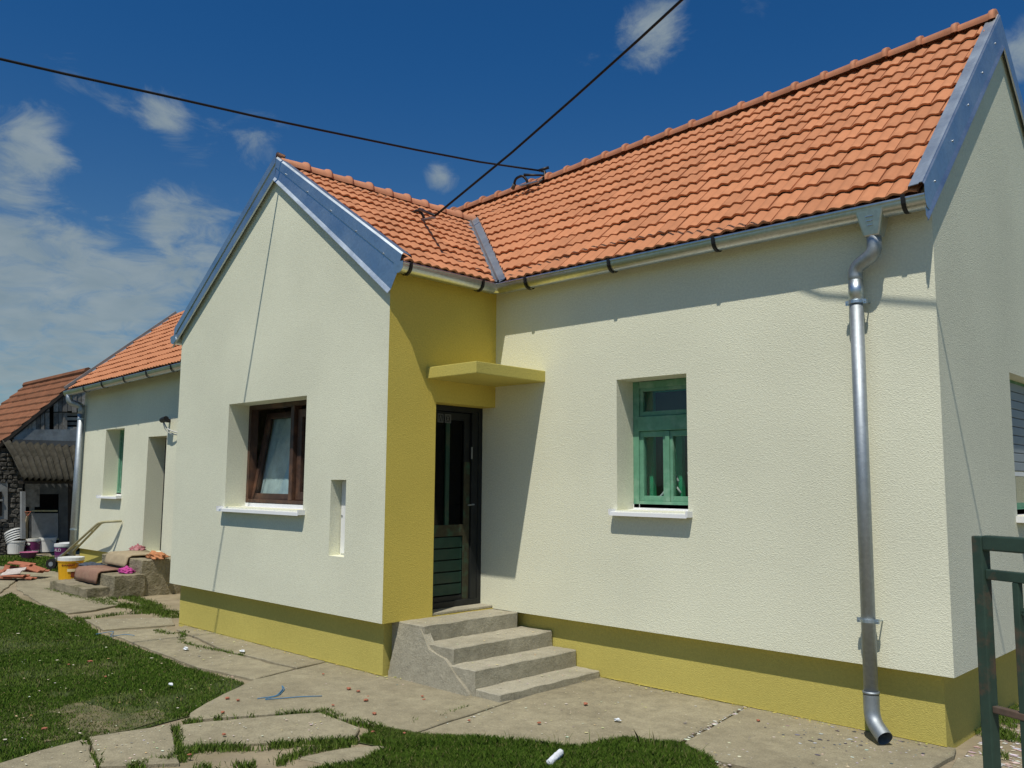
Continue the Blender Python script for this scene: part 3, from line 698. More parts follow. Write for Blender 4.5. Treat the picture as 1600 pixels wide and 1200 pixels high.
# ---- windows
def frame_box(mb, O, U, N, u0, u1, z0, z1, w, d0, d1):
    """rectangular frame of member width w between depths d0..d1 behind the plane O (N outward)"""
    I = -N
    mb.boxb(O, U, I, Z, u0, u0+w, d0, d1, z0, z1); mb.boxb(O, U, I, Z, u1-w, u1, d0, d1, z0, z1)
    mb.boxb(O, U, I, Z, u0+w, u1-w, d0, d1, z0, z0+w); mb.boxb(O, U, I, Z, u0+w, u1-w, d0, d1, z1-w, z1)
def sill(O, U, N, u0, u1, z, dep, parent, proud=.075):
    mb = MB(); I = -N
    p = lambda u, d, zz: O+U*u+I*d+Z*zz
    # sloping sheet with upturned ends and a folded front edge
    mb.sweep([[p(u0-.03, dep, z+.055), p(u0-.03, dep, z+.012), p(u0-.03, -proud, z-.012), p(u0-.03, -proud-.003, z-.042), p(u0-.03, -proud+.012, z-.042)],
              [p(u1+.03, dep, z+.055), p(u1+.03, dep, z+.012), p(u1+.03, -proud, z-.012), p(u1+.03, -proud-.003, z-.042), p(u1+.03, -proud+.012, z-.042)]])
    for uu in (u0-.03, u1+.03):
        mb.boxb(O, U, I, Z, uu-.010, uu+.010, -proud-.002, .002, z-.035, z+.014)
    s_ = part('sill', mb, M['white'], parent, fix=False)
    m2 = MB()
    n = 4
    for k in range(n):
        u = u0+(u1-u0)*(k+.5)/n; m2.boxb(O, U, I, Z, u-.006, u+.006, dep-.004, dep-.0005, z+.028, z+.040)
    part('screw', m2, M['valley'], s_) if False else None
# green window in the long wall
O = V(1.518, 0, 0); w = .72; d = .27
mb = MB(); frame_box(mb, O, X, -Y, .0, w, 1.483, 2.612, .062, d-.03, d+.07); mb.boxb(O, X, Y, Z, .05, w-.05, d-.035, d+.07, 2.165, 2.295)
win = part('window', mb, M['green'], house, bevel=.005)
mb = MB(); frame_box(mb, O, X, -Y, .055, w-.055, 2.30, 2.56, .04, d-.01, d+.03); part('sash', mb, M['green'], win, bevel=.004)
for a, b in ((.055, .358), (.362, w-.055)):
    mb = MB(); frame_box(mb, O, X, -Y, a, b, 1.545, 2.16, .048, d-.015, d+.03)
    if a < .1: mb.boxb(O, X, Y, Z, .338, .382, d-.028, d-.016, 1.545, 2.16)
    part('sash', mb, M['green'], win, bevel=.004)
for a, b, c, e in ((.095, w-.095, 2.34, 2.52), (.10, .31, 1.592, 2.113), (.41, w-.10, 1.592, 2.113)):
    mb = MB(); mb.boxb(O, X, Y, Z, a, b, d+.006, d+.010, c, e); part('pane', mb, M['glass'], win)
sill(O, X, -Y, 0, w, 1.465, d-.03, win)
mb = MB(); frame_box(mb, O, X, -Y, .02, w-.02, 1.50, 2.6, .075, d+.14, d+.19); mb.boxb(O, X, Y, Z, .33, .40, d+.14, d+.19, 1.5, 2.15); mb.boxb(O, X, Y, Z, .09, w-.09, d+.14, d+.19, 2.15, 2.25)
part('inner_sash', mb, M['green_dk'], win)
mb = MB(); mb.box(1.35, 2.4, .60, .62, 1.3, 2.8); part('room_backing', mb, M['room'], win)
def wig(pts, r, parent, mt): mb = MB(); mb.tube(arc_path(pts, .08, 4), r, 6); part('loose_cable', mb, mt, parent, smooth=True)
wig([(1.80, .35, 2.12), (1.80, .36, 1.98), (1.87, .36, 1.90), (1.86, .37, 1.80), (1.92, .35, 1.72)], .010, win, M['cablewhite'])
wig([(1.70, .33, 1.55), (1.78, .34, 1.62), (1.84, .34, 1.72), (1.85, .35, 1.78)], .012, win, M['cablewhite'])
wig([(1.84, .34, 1.69), (1.90, .34, 1.68), (1.95, .34, 1.62)], .010, win, M['cablewhite'])
wig([(2.02, .35, 1.80), (2.06, .34, 1.70), (2.08, .34, 1.56)], .011, win, M['cablewhite'])
# brown window in the gable
O = V(-2.873, -D, 0); w = 1.571; d = .285
mb = MB(); frame_box(mb, O, X, -Y, 0, w, 1.445, 2.547, .048, d-.035, d+.06); mb.boxb(O, X, Y, Z, .890, .955, d-.04, d+.06, 1.493, 2.499)
win = part('window', mb, M['brown'], house, bevel=.005)
# left sash tilted into the room
tilt = math.radians(9.5); zb = 1.498; hS = .985
Uz = V(0, math.sin(tilt), math.cos(tilt)); In = V(0, math.cos(tilt), -math.sin(tilt))
mb = MB(); Ob = O+V(.05, d+.005, zb)
def fb(mb, u0, u1, w0, w1, m, t0, t1):
    mb.boxb(Ob, X, In, Uz, u0, u0+m, t0, t1, w0, w1); mb.boxb(Ob, X, In, Uz, u1-m, u1, t0, t1, w0, w1)
    mb.boxb(Ob, X, In, Uz, u0+m, u1-m, t0, t1, w0, w0+m); mb.boxb(Ob, X, In, Uz, u0+m, u1-m, t0, t1, w1-m, w1)
fb(mb, 0, .836, 0, hS, .062, 0, .055); part('sash', mb, M['brown'], win, bevel=.005)
mb = MB(); mb.boxb(Ob, X, In, Uz, .061, .775, .024, .028, .061, hS-.061); part('pane', mb, M['glass'], win)
mb = MB(); mb.sweep([[Ob+X*(.045+.0215*k)+In*(.075+.003*math.sin(k*1.3))+Uz*zz for k in range(36)] for zz in (-.03, .5, .97)]); part('curtain', mb, M['curtain'], win, smooth=True, fix=False)
Ob = O+V(.97, d+.0, zb); Uz = Z; In = Y
mb = MB(); fb(mb, 0, .53, 0, .96, .085, 0, .055); part('sash', mb, M['brown'], win, bevel=.005)
mb = MB(); mb.boxb(Ob, X, In, Uz, .084, .446, .024, .028, .084, .876); part('pane', mb, M['glass'], win)
sill(O, X, -Y, 0, w, 1.402, d-.035, win)
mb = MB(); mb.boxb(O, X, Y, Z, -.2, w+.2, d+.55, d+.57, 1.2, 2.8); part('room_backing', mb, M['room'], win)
# small meter niche
O = V(-.838, -D, 0)
mb = MB(); mb.boxb(O, X, Y, Z, 0, .247, .130, .150, 1.003, 1.712); nb_ = part('meter_box', mb, M['white'], house)
mb = MB(); mb.boxb(O, X, Y, Z, .012, .235, .118, .129, 1.02, 1.70); part('meter_door', mb, M['white'], nb_, bevel=.003)
mb = MB(); mb.tube([O+V(.03, .112, 1.37), O+V(.03, .12, 1.37)], .010, 8); part('lock', mb, M['valley'], nb_)
# shuttered window in the right gable end
O = V(L, 1.68, 0); w = 1.32; d = .15
mb = MB(); frame_box(mb, O, Y, X, 0, w, 1.46, 2.62, .05, d-.02, d+.06); win = part('window', mb, M['green'], house)
zz = 2.555
while zz > 1.84:
    mb = MB(); I = -X
    mb.boxb(O, Y, I, Z, .05, w-.05, d-.030, d-.018, zz-.036, zz+.036); part('shutter_slat', mb, M['shutter'], win, bevel=.006); zz -= .076
mb = MB(); mb.boxb(O, Y, -X, Z, .05, w-.05, d-.034, d-.016, 1.79, 1.825); part('bottom_rail', mb, M['white'], win)
mb = MB(); mb.boxb(O, Y, -X, Z, .012, .05, d-.05, d-.02, 1.49, 2.6); part('guide_rail', mb, M['white'], win)
mb = MB(); frame_box(mb, O, Y, X, .055, w-.055, 1.51, 2.56, .05, d+.0, d+.04); part('sash', mb, M['green'], win)
mb = MB(); mb.boxb(O, Y, -X, Z, .1, w-.1, d+.012, d+.016, 1.555, 2.5); part('pane', mb, M['glass'], win)
mb = MB(); mb.boxb(O, Y, -X, Z, -.1, w+.1, d+.25, d+.26, 1.3, 2.8); part('curtain', mb, M['green_dk'], win)
sill(O, Y, X, 0, w, 1.452, d-.02, win)
# narrow window and doorway in the rear left wall
O = V(-10.345, YL, 0); w = .83; d = .285
mb = MB(); frame_box(mb, O, X, -Y, 0, w, 1.43, 2.61, .055, d-.03, d+.06); mb.boxb(O, X, Y, Z, .39, .44, d-.03, d+.06, 1.48, 2.56); win = part('window', mb, M['green'], house)
for a, b in ((.06, .385), (.445, .77)):
    mb = MB(); frame_box(mb, O, X, -Y, a, b, 1.49, 2.55, .045, d-.01, d+.03); part('sash', mb, M['green'], win)
    mb = MB(); mb.boxb(O, X, Y, Z, a+.044, b-.044, d+.006, d+.010, 1.534, 2.506); part('pane', mb, M['glass_dk'], win)
sill(O, X, -Y, 0, w, 1.398, d-.03, win, proud=.09)
mb = MB(); mb.boxb(O, X, Y, Z, -.1, w+.1, d+.3, d+.32, 1.3, 2.7); part('room_backing', mb, M['room'], win)
mb = MB(); mb.box(-8.508, -7.801, YL+.30, YL+.345, .5, 2.42); dr = part('door', mb, M['door_dark'], house)
for a, b, c, e in ((-8.44, -8.18, .62, 1.35), (-8.13, -7.87, .62, 1.35), (-8.44, -8.18, 1.45, 2.3), (-8.13, -7.87, 1.45, 2.3)):
    mb = MB(); mb.box(a, b, YL+.288, YL+.299, c, e); part('panel', mb, M['door_green'], dr, bevel=.006)
# lamp holder and loose lead on the rear left wall
mb = MB(); mb.tube([(-7.72, YL+.01, 2.66), (-7.70, YL-.14, 2.66)], .032, 10); mb.tube([(-7.70, YL-.14, 2.66), (-7.52, YL-.155, 2.675)], .045, 10); lh = part('lamp_holder', mb, M['black'], house, smooth=False)
mb = MB(); mb.tube(arc_path([(-7.66, YL-.13, 2.63), (-7.56, YL-.12, 2.52), (-7.40, YL-.08, 2.47), (-7.30, YL-.02, 2.44)], .08), .011, 6); mb.tube(arc_path([(-7.68, YL-.13, 2.63), (-7.62, YL-.12, 2.50), (-7.48, YL-.08, 2.43), (-7.32, YL-.02, 2.41)], .08), .008, 6); part('lead', mb, M['cablewhite'], lh, smooth=True)

# ---- front door (in the ochre side wall, face looks towards +x)
O = V(DOOR_X, DOOR_Y0, 0); wd_ = -DOOR_Y0
mb = MB(); frame_box(mb, O, Y, X, 0, wd_, .505, DOOR_T, .055, -.03, .06); mb.boxb(O, Y, -X, Z, wd_-.14, wd_-.055, -.025, .05, .56, DOOR_T-.055); dr = part('door', mb, M['door_dark'], house, bevel=.005)
y0, y1 = .06, wd_-.145
mb = MB()
frame_box(mb, O, Y, X, y0, y1, .53, 2.385, .075, .005, .045); part('leaf_frame', mb, M['door_dark'], dr, bevel=.004)
mb = MB(); mb.boxb(O, Y, -X, Z, y0+.075, y1-.075, .0, .045, 1.175, 1.285); part('lock_rail', mb, M['door_worn'], dr, bevel=.004)
mb = MB(); mb.boxb(O, Y, -X, Z, y1-.08, y1-.002, -.004, .004, .55, 1.9); part('worn_stile', mb, M['door_worn'], dr)
nS = 5
for k in range(nS):
    za = .61+k*(1.17-.61)/nS; mb = MB(); mb.boxb(O, Y, -X, Z, y0+.075, y1-.08, .012, .03, za+.006, za+.56/nS-.004); part('slat', mb, M['door_green'], dr, bevel=.005)
mb = MB(); mb.boxb(O, Y, -X, Z, (y0+y1)/2-.028, (y0+y1)/2+.022, .002, .04, 1.285, 2.31); part('muntin', mb, M['door_green'], dr, bevel=.004)
for a, b in ((y0+.075, (y0+y1)/2-.03), ((y0+y1)/2+.024, y1-.075)):
    mb = MB(); mb.boxb(O, Y, -X, Z, a, b, .02, .024, 1.285, 2.31); part('pane', mb, M['glass_dk'], dr)
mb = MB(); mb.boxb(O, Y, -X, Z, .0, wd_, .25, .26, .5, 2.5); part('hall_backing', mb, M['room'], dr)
for k, (a, b) in enumerate(((.19, .265), (.285, .365))):
    mb = MB(); frame_box(mb, O, Y, X, a, b, 2.275, 2.36, .010, -.018, -.010); pl = part('number_plate', mb, M['grey_board'], dr)
    mb = MB(); mb.boxb(O, Y, -X, Z, a+.01, b-.01, -.014, -.011, 2.285, 2.35); part('plate_field', mb, M['door_dark'], pl)
    mb = MB()
    if k == 0: mb.bar(O+Y*(a+.02)+X*.016+Z*2.29, O+Y*((a+b)/2)+X*.016+Z*2.345, .010, .004, X); mb.bar(O+Y*(b-.02)+X*.016+Z*2.29, O+Y*((a+b)/2)+X*.016+Z*2.345, .010, .004, X)
    else: mb.bar(O+Y*(a+.022)+X*.016+Z*2.29, O+Y*(b-.022)+X*.016+Z*2.345, .008, .004, X); mb.bar(O+Y*(a+.022)+X*.016+Z*2.345, O+Y*(b-.022)+X*.016+Z*2.29, .008, .004, X)
    part('plate_mark', mb, M['grey_board'], pl)
mb = MB(); mb.boxb(O, Y, -X, Z, wd_-.155, wd_-.140, -.034, -.025, 1.93, 2.05); part('latch_plate', mb, M['valley'], dr)
mb = MB(); mb.tube([O+X*.045+Y*(wd_-.150)+Z*1.48, O+X*.075+Y*(wd_-.150)+Z*1.48, O+X*.075+Y*(wd_-.23)+Z*1.475], .007, 6); part('handle', mb, M['valley'], dr)
mb = MB(); mb.box(DOOR_X-.03, -.01, DOOR_Y0+.01, -.001, .478, .503); part('threshold', mb, M['concrete'], house, bevel=.006)
for s_ in ((-.1, -.55, .0),): pass

# ---- roof brackets for the overhead cables
def roof_bracket(p, tilt_dir):
    p = Vector(p); mb = MB()
    mb.tube(arc_path([p+V(-.22, .02, .0), p+V(-.16, -.02, .09), p+V(-.02, -.03, .10), p+V(.04, 0, .02), p+V(.02, .03, -.06)], .07), .017, 8)
    b = part('cable_bracket', mb, M['black'], house, smooth=True)
    mb = MB(); mb.tube([p+V(-.24, .02, -.015), p+V(-.19, .0, .03)], .026, 8); part('insulator', mb, M['grey_board'], b, smooth=True)
    mb = MB(); mb.tube([p+V(.0, -.03, .10), Vector(tilt_dir)], .020, 8, rs=[.020, .012]); part('insulator', mb, M['black'], b, smooth=True)
    mb = MB(); mb.bar(p+V(-.06, -.02, -.03), p+V(.24, -.02, -.045), .05, .018); part('base_plate', mb, M['valley'], b)
    return b
def w2pt(u, v, t): return CAM + (_f + RX*((u-800)/CAM_F) - UX*((v-600)/CAM_F))*t
q0 = w2pt(680, 337, 8.62)
roof_bracket((-1.36, .12, 4.72), q0)
W1 = on(846, 267, 1, 1.90)
b = roof_bracket(W1+V(-.10, -.20, -.19), W1+V(.10, -.06, -.10))
mb = MB(); mb.tube(arc_path([W1+V(.04, -.12, -.22), W1+V(.08, -.03, -.12), W1+V(.06, .0, -.02), W1], .05), .018, 8); part('hook', mb, M['black'], b, smooth=True)
mb = MB(); mb.tube([W1+V(-.02, -.03, .0), W1+V(.10, .03, .03)], .02, 8); part('clamp', mb, M['black'], b, smooth=True)

# ------------------------------------------------------------------ overhead cables
def cable(pts, r, label):
    mb = MB(); mb.tube(pts, r, 6); o = part('power_cable', mb, M['cable'], None, smooth=True); tag(o, label, 'cable'); return o
def sagline(pts, n=12):
    pts = [Vector(p) for p in pts]; out = []
    for a, b in zip(pts, pts[1:]):
        for j in range(n): out.append(a.lerp(b, j/n))
    out.append(pts[-1]); return out
cable(sagline([W1, (-1.553, 1.225, 5.755), (-1.656, .259, 5.662), (-1.787, -1.002, 5.558), (-1.862, -1.738, 5.499), (-1.96, -2.716, 5.436), (-2.045, -3.564, 5.375), (-2.095, -4.071, 5.344), (-2.6, -9.5, 5.35), (-3.6, -20, 6.4)], 3), .0125, 'black cable running from the main ridge across the sky to the left')
p_mid = [w2pt(800, 238, 8.1), w2pt(900, 150, 7.55), w2pt(1000, 60, 6.95), w2pt(1065, 0, 6.5)]
cable(sagline([q0]+p_mid+[(3.893, -1.144, 5.455), (4.73, -1.307, 5.622), (9.5, -2.3, 6.7)], 3), .0115, 'black cable rising from the wing roof bracket to the upper right')

# ------------------------------------------------------------------ ground, paths, lawn
GZ0 = -.035
def flat(name, pts, z, mt):
    mb = MB(); mb.poly([(p[0], p[1], z) for p in pts]); return part(name, mb, mt, None, fix=True)
mb = MB(); S_ = 600
xs_ = [-S_, -60, -30, -20, -12, -6, 0, 6, 12, 30, S_]
mb.sweep([[(xx, yy, GZ0-.012) for xx in xs_] for yy in (-S_, -60, -30, -12, -6, 0, 6, 12, 30, S_)])
struct(part('ground', mb, M['field'], None, fix=True))
# bare yard round the house; unseen front part enlarged for warm bounced light
yard = [(-19, -5.5), (-8, -7.6), (1.0, -9.0), (2, -22), (24, -22), (22, -4), (9.5, -1.0), (9.5, 6.5), (-19, 6.5)]
yd = struct(flat('yard_soil', yard, GZ0, M['soil']))

def ragged(pts, step=.10, amp=.018, seed=0):
    """subdivide a polygon's outline and make it uneven"""
    out = []; n = len(pts)
    for i in range(n):
        a = Vector((*pts[i], 0)); b = Vector((*pts[(i+1) % n], 0)); k = max(1, int((b-a).length/step))
        for j in range(k):
            p = a.lerp(b, j/k); q = noise.noise_vector(p*3.1+V(seed*7.3, 0, 0)); q2 = noise.noise_vector(p*11+V(0, seed, 0))
            out.append((p.x+q.x*amp+q2.x*amp*.6, p.y+q.y*amp+q2.y*amp*.6))
    return out
path = struct(flat('path', [gnd(0, 880), gnd(110, 884), (-7.2, -.2), (-4.0, .2), (4.2, .25), (4.3, -.5), (3.6, -1.3), (2.4, -1.8), (.4, -4.6), (-.3, -4.3), (-.8, -2.2), (-4.2, -2.2), (-7.7, -1.95), (-9.2, -2.0)], GZ0+.006, M['soil']))
SLABS = []
def slab(pts, z=0.0, seed=0, amp=.016, th=.05):
    pr = ragged(pts, .09, amp, seed); n = len(pr); bm = bmesh.new()
    tx, ty = random.uniform(-.004, .004), random.uniform(-.004, .004)
    cx = sum(p[0] for p in pr)/n; cy = sum(p[1] for p in pr)/n
    zz = lambda p: z + tx*(p[0]-cx)+ty*(p[1]-cy)
    top = [bm.verts.new((p[0], p[1], zz(p))) for p in pr]; bot = [bm.verts.new((p[0]*1.0, p[1]*1.0, zz(p)-th)) for p in pr]
    bm.faces.new(top)
    for i in range(n): bm.faces.new((top[i], bot[i], bot[(i+1) % n], top[(i+1) % n]))
    bmesh.ops.recalc_face_normals(bm, faces=bm.faces)
    ed = [e for e in bm.edges if e.verts[0] in top and e.verts[1] in top]
    bmesh.ops.bevel(bm, geom=ed, offset=.007, segments=1, affect='EDGES')
    me = bpy.data.meshes.new('paving_slab'); bm.to_mesh(me); bm.free(); me.materials.append(M['slab'])
    o = link('paving_slab', me, path); SLABS.append(pr); return o
slab([(2.68, .13), (4.16, .13), (4.20, -.02), (4.17, -.46), (4.0, -.62), (3.6, -1.18), (3.15, -1.2), (2.83, -1.02)], .003, 1)
slab([(1.12, .12), (2.645, .13), (2.80, -1.03), (2.56, -1.3), (2.38, -1.64), (2.11, -1.80), (1.64, -2.0), (1.43, -2.12)], -.002, 2)
slab([(-.97, -1.22), (-.12, -1.23), (-.09, .12), (1.095, .12), (1.405, -2.12), (1.06, -2.24), (.76, -2.30), (.46, -2.30), (.24, -2.72), (.04, -3.10), (-.12, -3.02), (-.48, -2.57), (-.76, -2.13)], .0, 3)
slab([(-3.95, -1.2), (-1.0, -1.22), (-.94, -1.60), (-2.2, -1.66), (-3.0, -1.52), (-3.7, -1.45)], -.001, 4)
slab([(-3.9, -1.50), (-3.0, -1.57), (-2.2, -1.71), (-.93, -1.65), (-.80, -2.12), (-1.62, -2.22), (-3.0, -2.14), (-4.05, -2.08)], -.004, 5, .02)
slab([(-5.15, -1.92), (-4.25, -2.06), (-4.03, -1.30), (-4.55, -1.12)], -.005, 6, .025)
slab([gnd(28, 905), gnd(105, 902), gnd(150, 922), gnd(190, 944), gnd(150, 952), gnd(108, 957), gnd(60, 940), gnd(26, 918)], -.003, 7, .03)
slab([gnd(0, 884), gnd(86, 892), gnd(100, 902), gnd(28, 904), gnd(0, 925), gnd(-60, 915), gnd(-60, 895)], -.006, 8, .03)
slab([gnd(-5, 1192), gnd(60, 1172), gnd(132, 1153), gnd(152, 1196), gnd(150, 1240), gnd(-20, 1290)], -.004, 9)
slab([gnd(139, 1151), gnd(268, 1132), gnd(281, 1190), gnd(158, 1196)], .0, 10)
slab([gnd(280, 1131), gnd(400, 1119), gnd(500, 1112), gnd(563, 1135), gnd(553, 1151), gnd(400, 1159), gnd(300, 1162), gnd(288, 1180)], -.005, 11, .02)
slab([gnd(465, 1178), gnd(540, 1163), gnd(600, 1160), gnd(610, 1172), gnd(520, 1190)], -.018, 12, .03)
slab([gnd(1440, 1230), gnd(1500, 1180), gnd(1545, 1172), gnd(1560, 1230)], -.022, 13, .03)

lawn_polys = {
 'A': [gnd(-260, 905), gnd(0, 932), gnd(18, 924), gnd(36, 936), gnd(92, 953), gnd(150, 986), gnd(215, 1009), gnd(300, 1043), gnd(384, 1063), gnd(345, 1084), gnd(292, 1115), gnd(220, 1135), gnd(160, 1149), gnd(60, 1169), gnd(0, 1192), gnd(-300, 1260), (-3.5, -7.5), (-11, -6.5)],
 'B': [gnd(592, 1133), gnd(640, 1141), gnd(720, 1149), gnd(830, 1161), gnd(900, 1168), gnd(980, 1152), gnd(1066, 1159), gnd(1110, 1182), gnd(1125, 1205), gnd(1120, 1310), gnd(500, 1330), gnd(470, 1205), gnd(560, 1190), gnd(610, 1165), gnd(560, 1154)],
 'C': [gnd(-40, 868), gnd(60, 869), gnd(150, 873), gnd(128, 884), gnd(90, 892), gnd(40, 885), gnd(-40, 880)],
}
for k, p in lawn_polys.items():
    struct(flat('lawn', ragged(p, .15, .03, 3), GZ0+.012+.002*len(k), M['turf']))
struct(flat('bare_patch', ragged([gnd(-40, 1130), gnd(40, 1085), gnd(120, 1095), gnd(190, 1110), gnd(250, 1102), gnd(262, 1118), gnd(200, 1138), gnd(110, 1150), gnd(20, 1160), gnd(-60, 1170)], .12, .06, 8), GZ0+.02, M['bare']))
strips = [([(286, 1126), (340, 1120), (400, 1116), (450, 1113), (500, 1109)], .045, 1.0), ([(500, 1109), (540, 1122), (592, 1134)], .07, 1.2), ([(200, 1196), (260, 1186), (300, 1166), (400, 1163), (480, 1158), (560, 1154)], .09, 1.2),
          ([(131, 1151), (142, 1172), (155, 1197)], .04, .7), ([(274, 1131), (280, 1160), (286, 1185)], .05, .6), ([(88, 918), (110, 926), (140, 934), (185, 945), (215, 945), (235, 952), (262, 956), (281, 962)], .20, 1.0), ([(195, 930), (225, 938), (245, 948)], .15, 1.0),
          ([(122, 968), (150, 962), (190, 957), (240, 955)], .06, .8), ([(150, 985), (118, 962)], .05, .5), ([(243, 984), (262, 990), (290, 988), (302, 985)], .07, .9), ([(286, 990), (282, 1002), (310, 1010), (335, 1015), (382, 1023)], .05, .8),
          ([(640, 1119), (655, 1130)], .02, .3), ([(688, 1118), (705, 1112), (735, 1102)], .02, .5), ([(645, 1129), (665, 1128)], .03, .6), ([(0, 1172), (40, 1176)], .1, .5), ([(430, 1190), (470, 1172), (545, 1160)], .07, .9), ([(300, 1199), (400, 1192)], .10, .7),
          ([(1566, 1150), (1600, 1120)], .15, .9), ([(1540, 1178), (1575, 1178)], .06, .7), ([(1524, 1142), (1545, 1128), (1565, 1112), (1585, 1100)], .08, .8), ([(180, 932), (165, 938)], .1, .7)]

def in_poly(px, py, poly):
    inside = np.zeros(len(px), bool); j = len(poly)-1
    for i in range(len(poly)):
        xi, yi = poly[i]; xj, yj = poly[j]
        c = ((yi > py) != (yj > py)) & (px < (xj-xi)*(py-yi)/(yj-yi+1e-12)+xi)
        inside ^= c; j = i
    return inside
def fbm(x, y, s, o=0.0):
    return np.array([noise.fractal(V(a*s+o, b*s, .3), .9, 2.0, 4) for a, b in zip(x, y)])
GV = []; GC = []
def blades(x, y, h, wid, dry, base):
    n = len(x); a = rng.uniform(0, 2*np.pi, n); lean = rng.uniform(.1, .75, n)*h; la = rng.uniform(0, 2*np.pi, n)
    dx, dy = np.cos(a)*wid, np.sin(a)*wid; lx, ly = np.cos(la)*lean, np.sin(la)*lean; z0 = np.full(n, GZ0+.008)
    p0 = np.c_[x-dx, y-dy, z0]; p1 = np.c_[x+dx, y+dy, z0]
    m0 = np.c_[x-dx*.8+lx*.35, y-dy*.8+ly*.35, z0+h*.6]; m1 = np.c_[x+dx*.8+lx*.35, y+dy*.8+ly*.35, z0+h*.6]
    t = np.c_[x+lx, y+ly, z0+h*rng.uniform(.8, 1.0, n)]
    GV.append(np.stack([p0, p1, m1, t, m0], 1))
    g1 = np.array([.047, .110, .010]); g2 = np.array([.125, .200, .024]); d1 = np.array([.32, .26, .12])
    k = rng.random(n)[:, None]; c = g1*(1-k)+g2*k; c = c*(1-dry[:, None])+d1*dry[:, None]
    GC.append(c)
def scatter(poly, dens, hmin, hmax, box=None, dryscale=.9, bare=0.0, near=None):
    P_ = np.array(poly); x0, y0 = P_.min(0); x1, y1 = P_.max(0)
    if box: x0, x1, y0, y1 = max(x0, box[0]), min(x1, box[1]), max(y0, box[2]), min(y1, box[3])
    n = int((x1-x0)*(y1-y0)*dens); x = rng.uniform(x0, x1, n); y = rng.uniform(y0, y1, n)
    k = in_poly(x, y, poly); x, y = x[k], y[k]
    if near is not None:
        dd = np.hypot(x-CAM.x, y-CAM.y); k = rng.random(len(x)) < np.clip((near/dd)**1.6, .05, 1); x, y, dd = x[k], y[k], dd[k]
    f = fbm(x, y, dryscale)
    f2 = fbm(x, y, 4.0, 5.0)
    f = f*.55+1.25*np.exp(-(((x+.75)/1.1)**2+((y+3.55)/.55)**2))*(.45+f2)-.08
    keep = rng.random(len(x)) < np.clip(1.0-bare*np.clip(f*2.2+f2*.8, 0, 1), .06, 1); x, y, f, f2 = x[keep], y[keep], f[keep], f2[keep]
    h = hmin+(hmax-hmin)*np.clip(.5-f*.5+f2*.5, 0, 1)*rng.uniform(.5, 1.0, len(x))
    dry = np.clip(f*.7+.02, 0, .7)*rng.uniform(0, 1, len(x)); dry = np.where(rng.random(len(x)) < .05, .8, dry)
    dist = np.hypot(x-CAM.x, y-CAM.y); wid = .0014+.0009*dist/5
    blades(x, y, h, wid, dry, None)
scatter(lawn_polys['A'], 14000, .02, .055, box=(-9.0, 1.0, -4.9, -1.5), bare=.75, near=7.0)
scatter(lawn_polys['A'], 1500, .03, .05, box=(-12, -1, -7.5, -3.5), bare=.5, near=9.0)
scatter(lawn_polys['B'], 30000, .03, .08, bare=.25)
scatter(lawn_polys['C'], 1100, .04, .10, bare=.2)
rg = [(4.3, -.1), (4.45, .6), (5.3, 1.2), (7.5, 3.5), (8.5, 1.0), (6.2, -.6), (5.0, -.9), (4.6, -.5)]
scatter([(4.75, -.2), (4.9, .9), (6, 2.0), (8.5, 5), (9.4, 2), (7, -.4), (5.2, -.6)], 3500, .03, .07, bare=.2)
for pts, wd2, dn in strips:
    wp = [gnd(*p) for p in pts]
    for a, b in zip(wp, wp[1:]):
        ln = math.hypot(b[0]-a[0], b[1]-a[1]); dm = math.hypot(a[0]-CAM.x, a[1]-CAM.y)
        n = int(ln*wd2*22000*dn*min(1, (7/dm)**1.3))+6; t = rng.random(n); o = rng.normal(0, wd2*.38, n)
        tx, ty = (b[0]-a[0])/ln, (b[1]-a[1])/ln
        x = a[0]+(b[0]-a[0])*t-ty*o; y = a[1]+(b[1]-a[1])*t+tx*o; f2 = fbm(x, y, 6.0, 2.0)
        k = f2 > -.28; x, y = x[k], y[k]
        blades(x, y, rng.uniform(.018, .06, len(x))*1.0, np.full(len(x), .0016+.0008*dm/5), np.clip(rng.normal(.05, .15, len(x)), 0, .7), None)
# tufts hanging over the lawn's kerb, a few tall stalks
gx = rng.uniform(2.0, 3.1, 60); gy = np.interp(gx, [2.0, 2.4, 2.6, 3.1], [-1.85, -1.62, -1.25, -1.2])-.03
blades(gx, gy, rng.uniform(.06, .15, 60), np.full(60, .002), rng.uniform(0, .6, 60), None)
gv = np.concatenate(GV).reshape(-1, 3); nb = len(gv)//5; gc = np.concatenate(GC)
gme = bpy.data.meshes.new('grass'); gme.vertices.add(len(gv)); gme.vertices.foreach_set('co', gv.ravel().astype(np.float32))
gme.loops.add(nb*5); gme.polygons.add(nb); gme.loops.foreach_set('vertex_index', np.arange(nb*5, dtype=np.int32))
gme.polygons.foreach_set('loop_start', np.arange(0, nb*5, 5, dtype=np.int32)); gme.update(calc_edges=True); gme.validate()
at = gme.color_attributes.new('tint', 'FLOAT_COLOR', 'POINT'); at.data.foreach_set('color', np.repeat(np.c_[gc, np.ones(nb)], 5, 0).ravel().astype(np.float32))
gme.materials.append(M['blade']); stuff(link('grass', gme), 'short green grass of the lawn and in the joints of the paving', 'grass')
print('blades', nb)

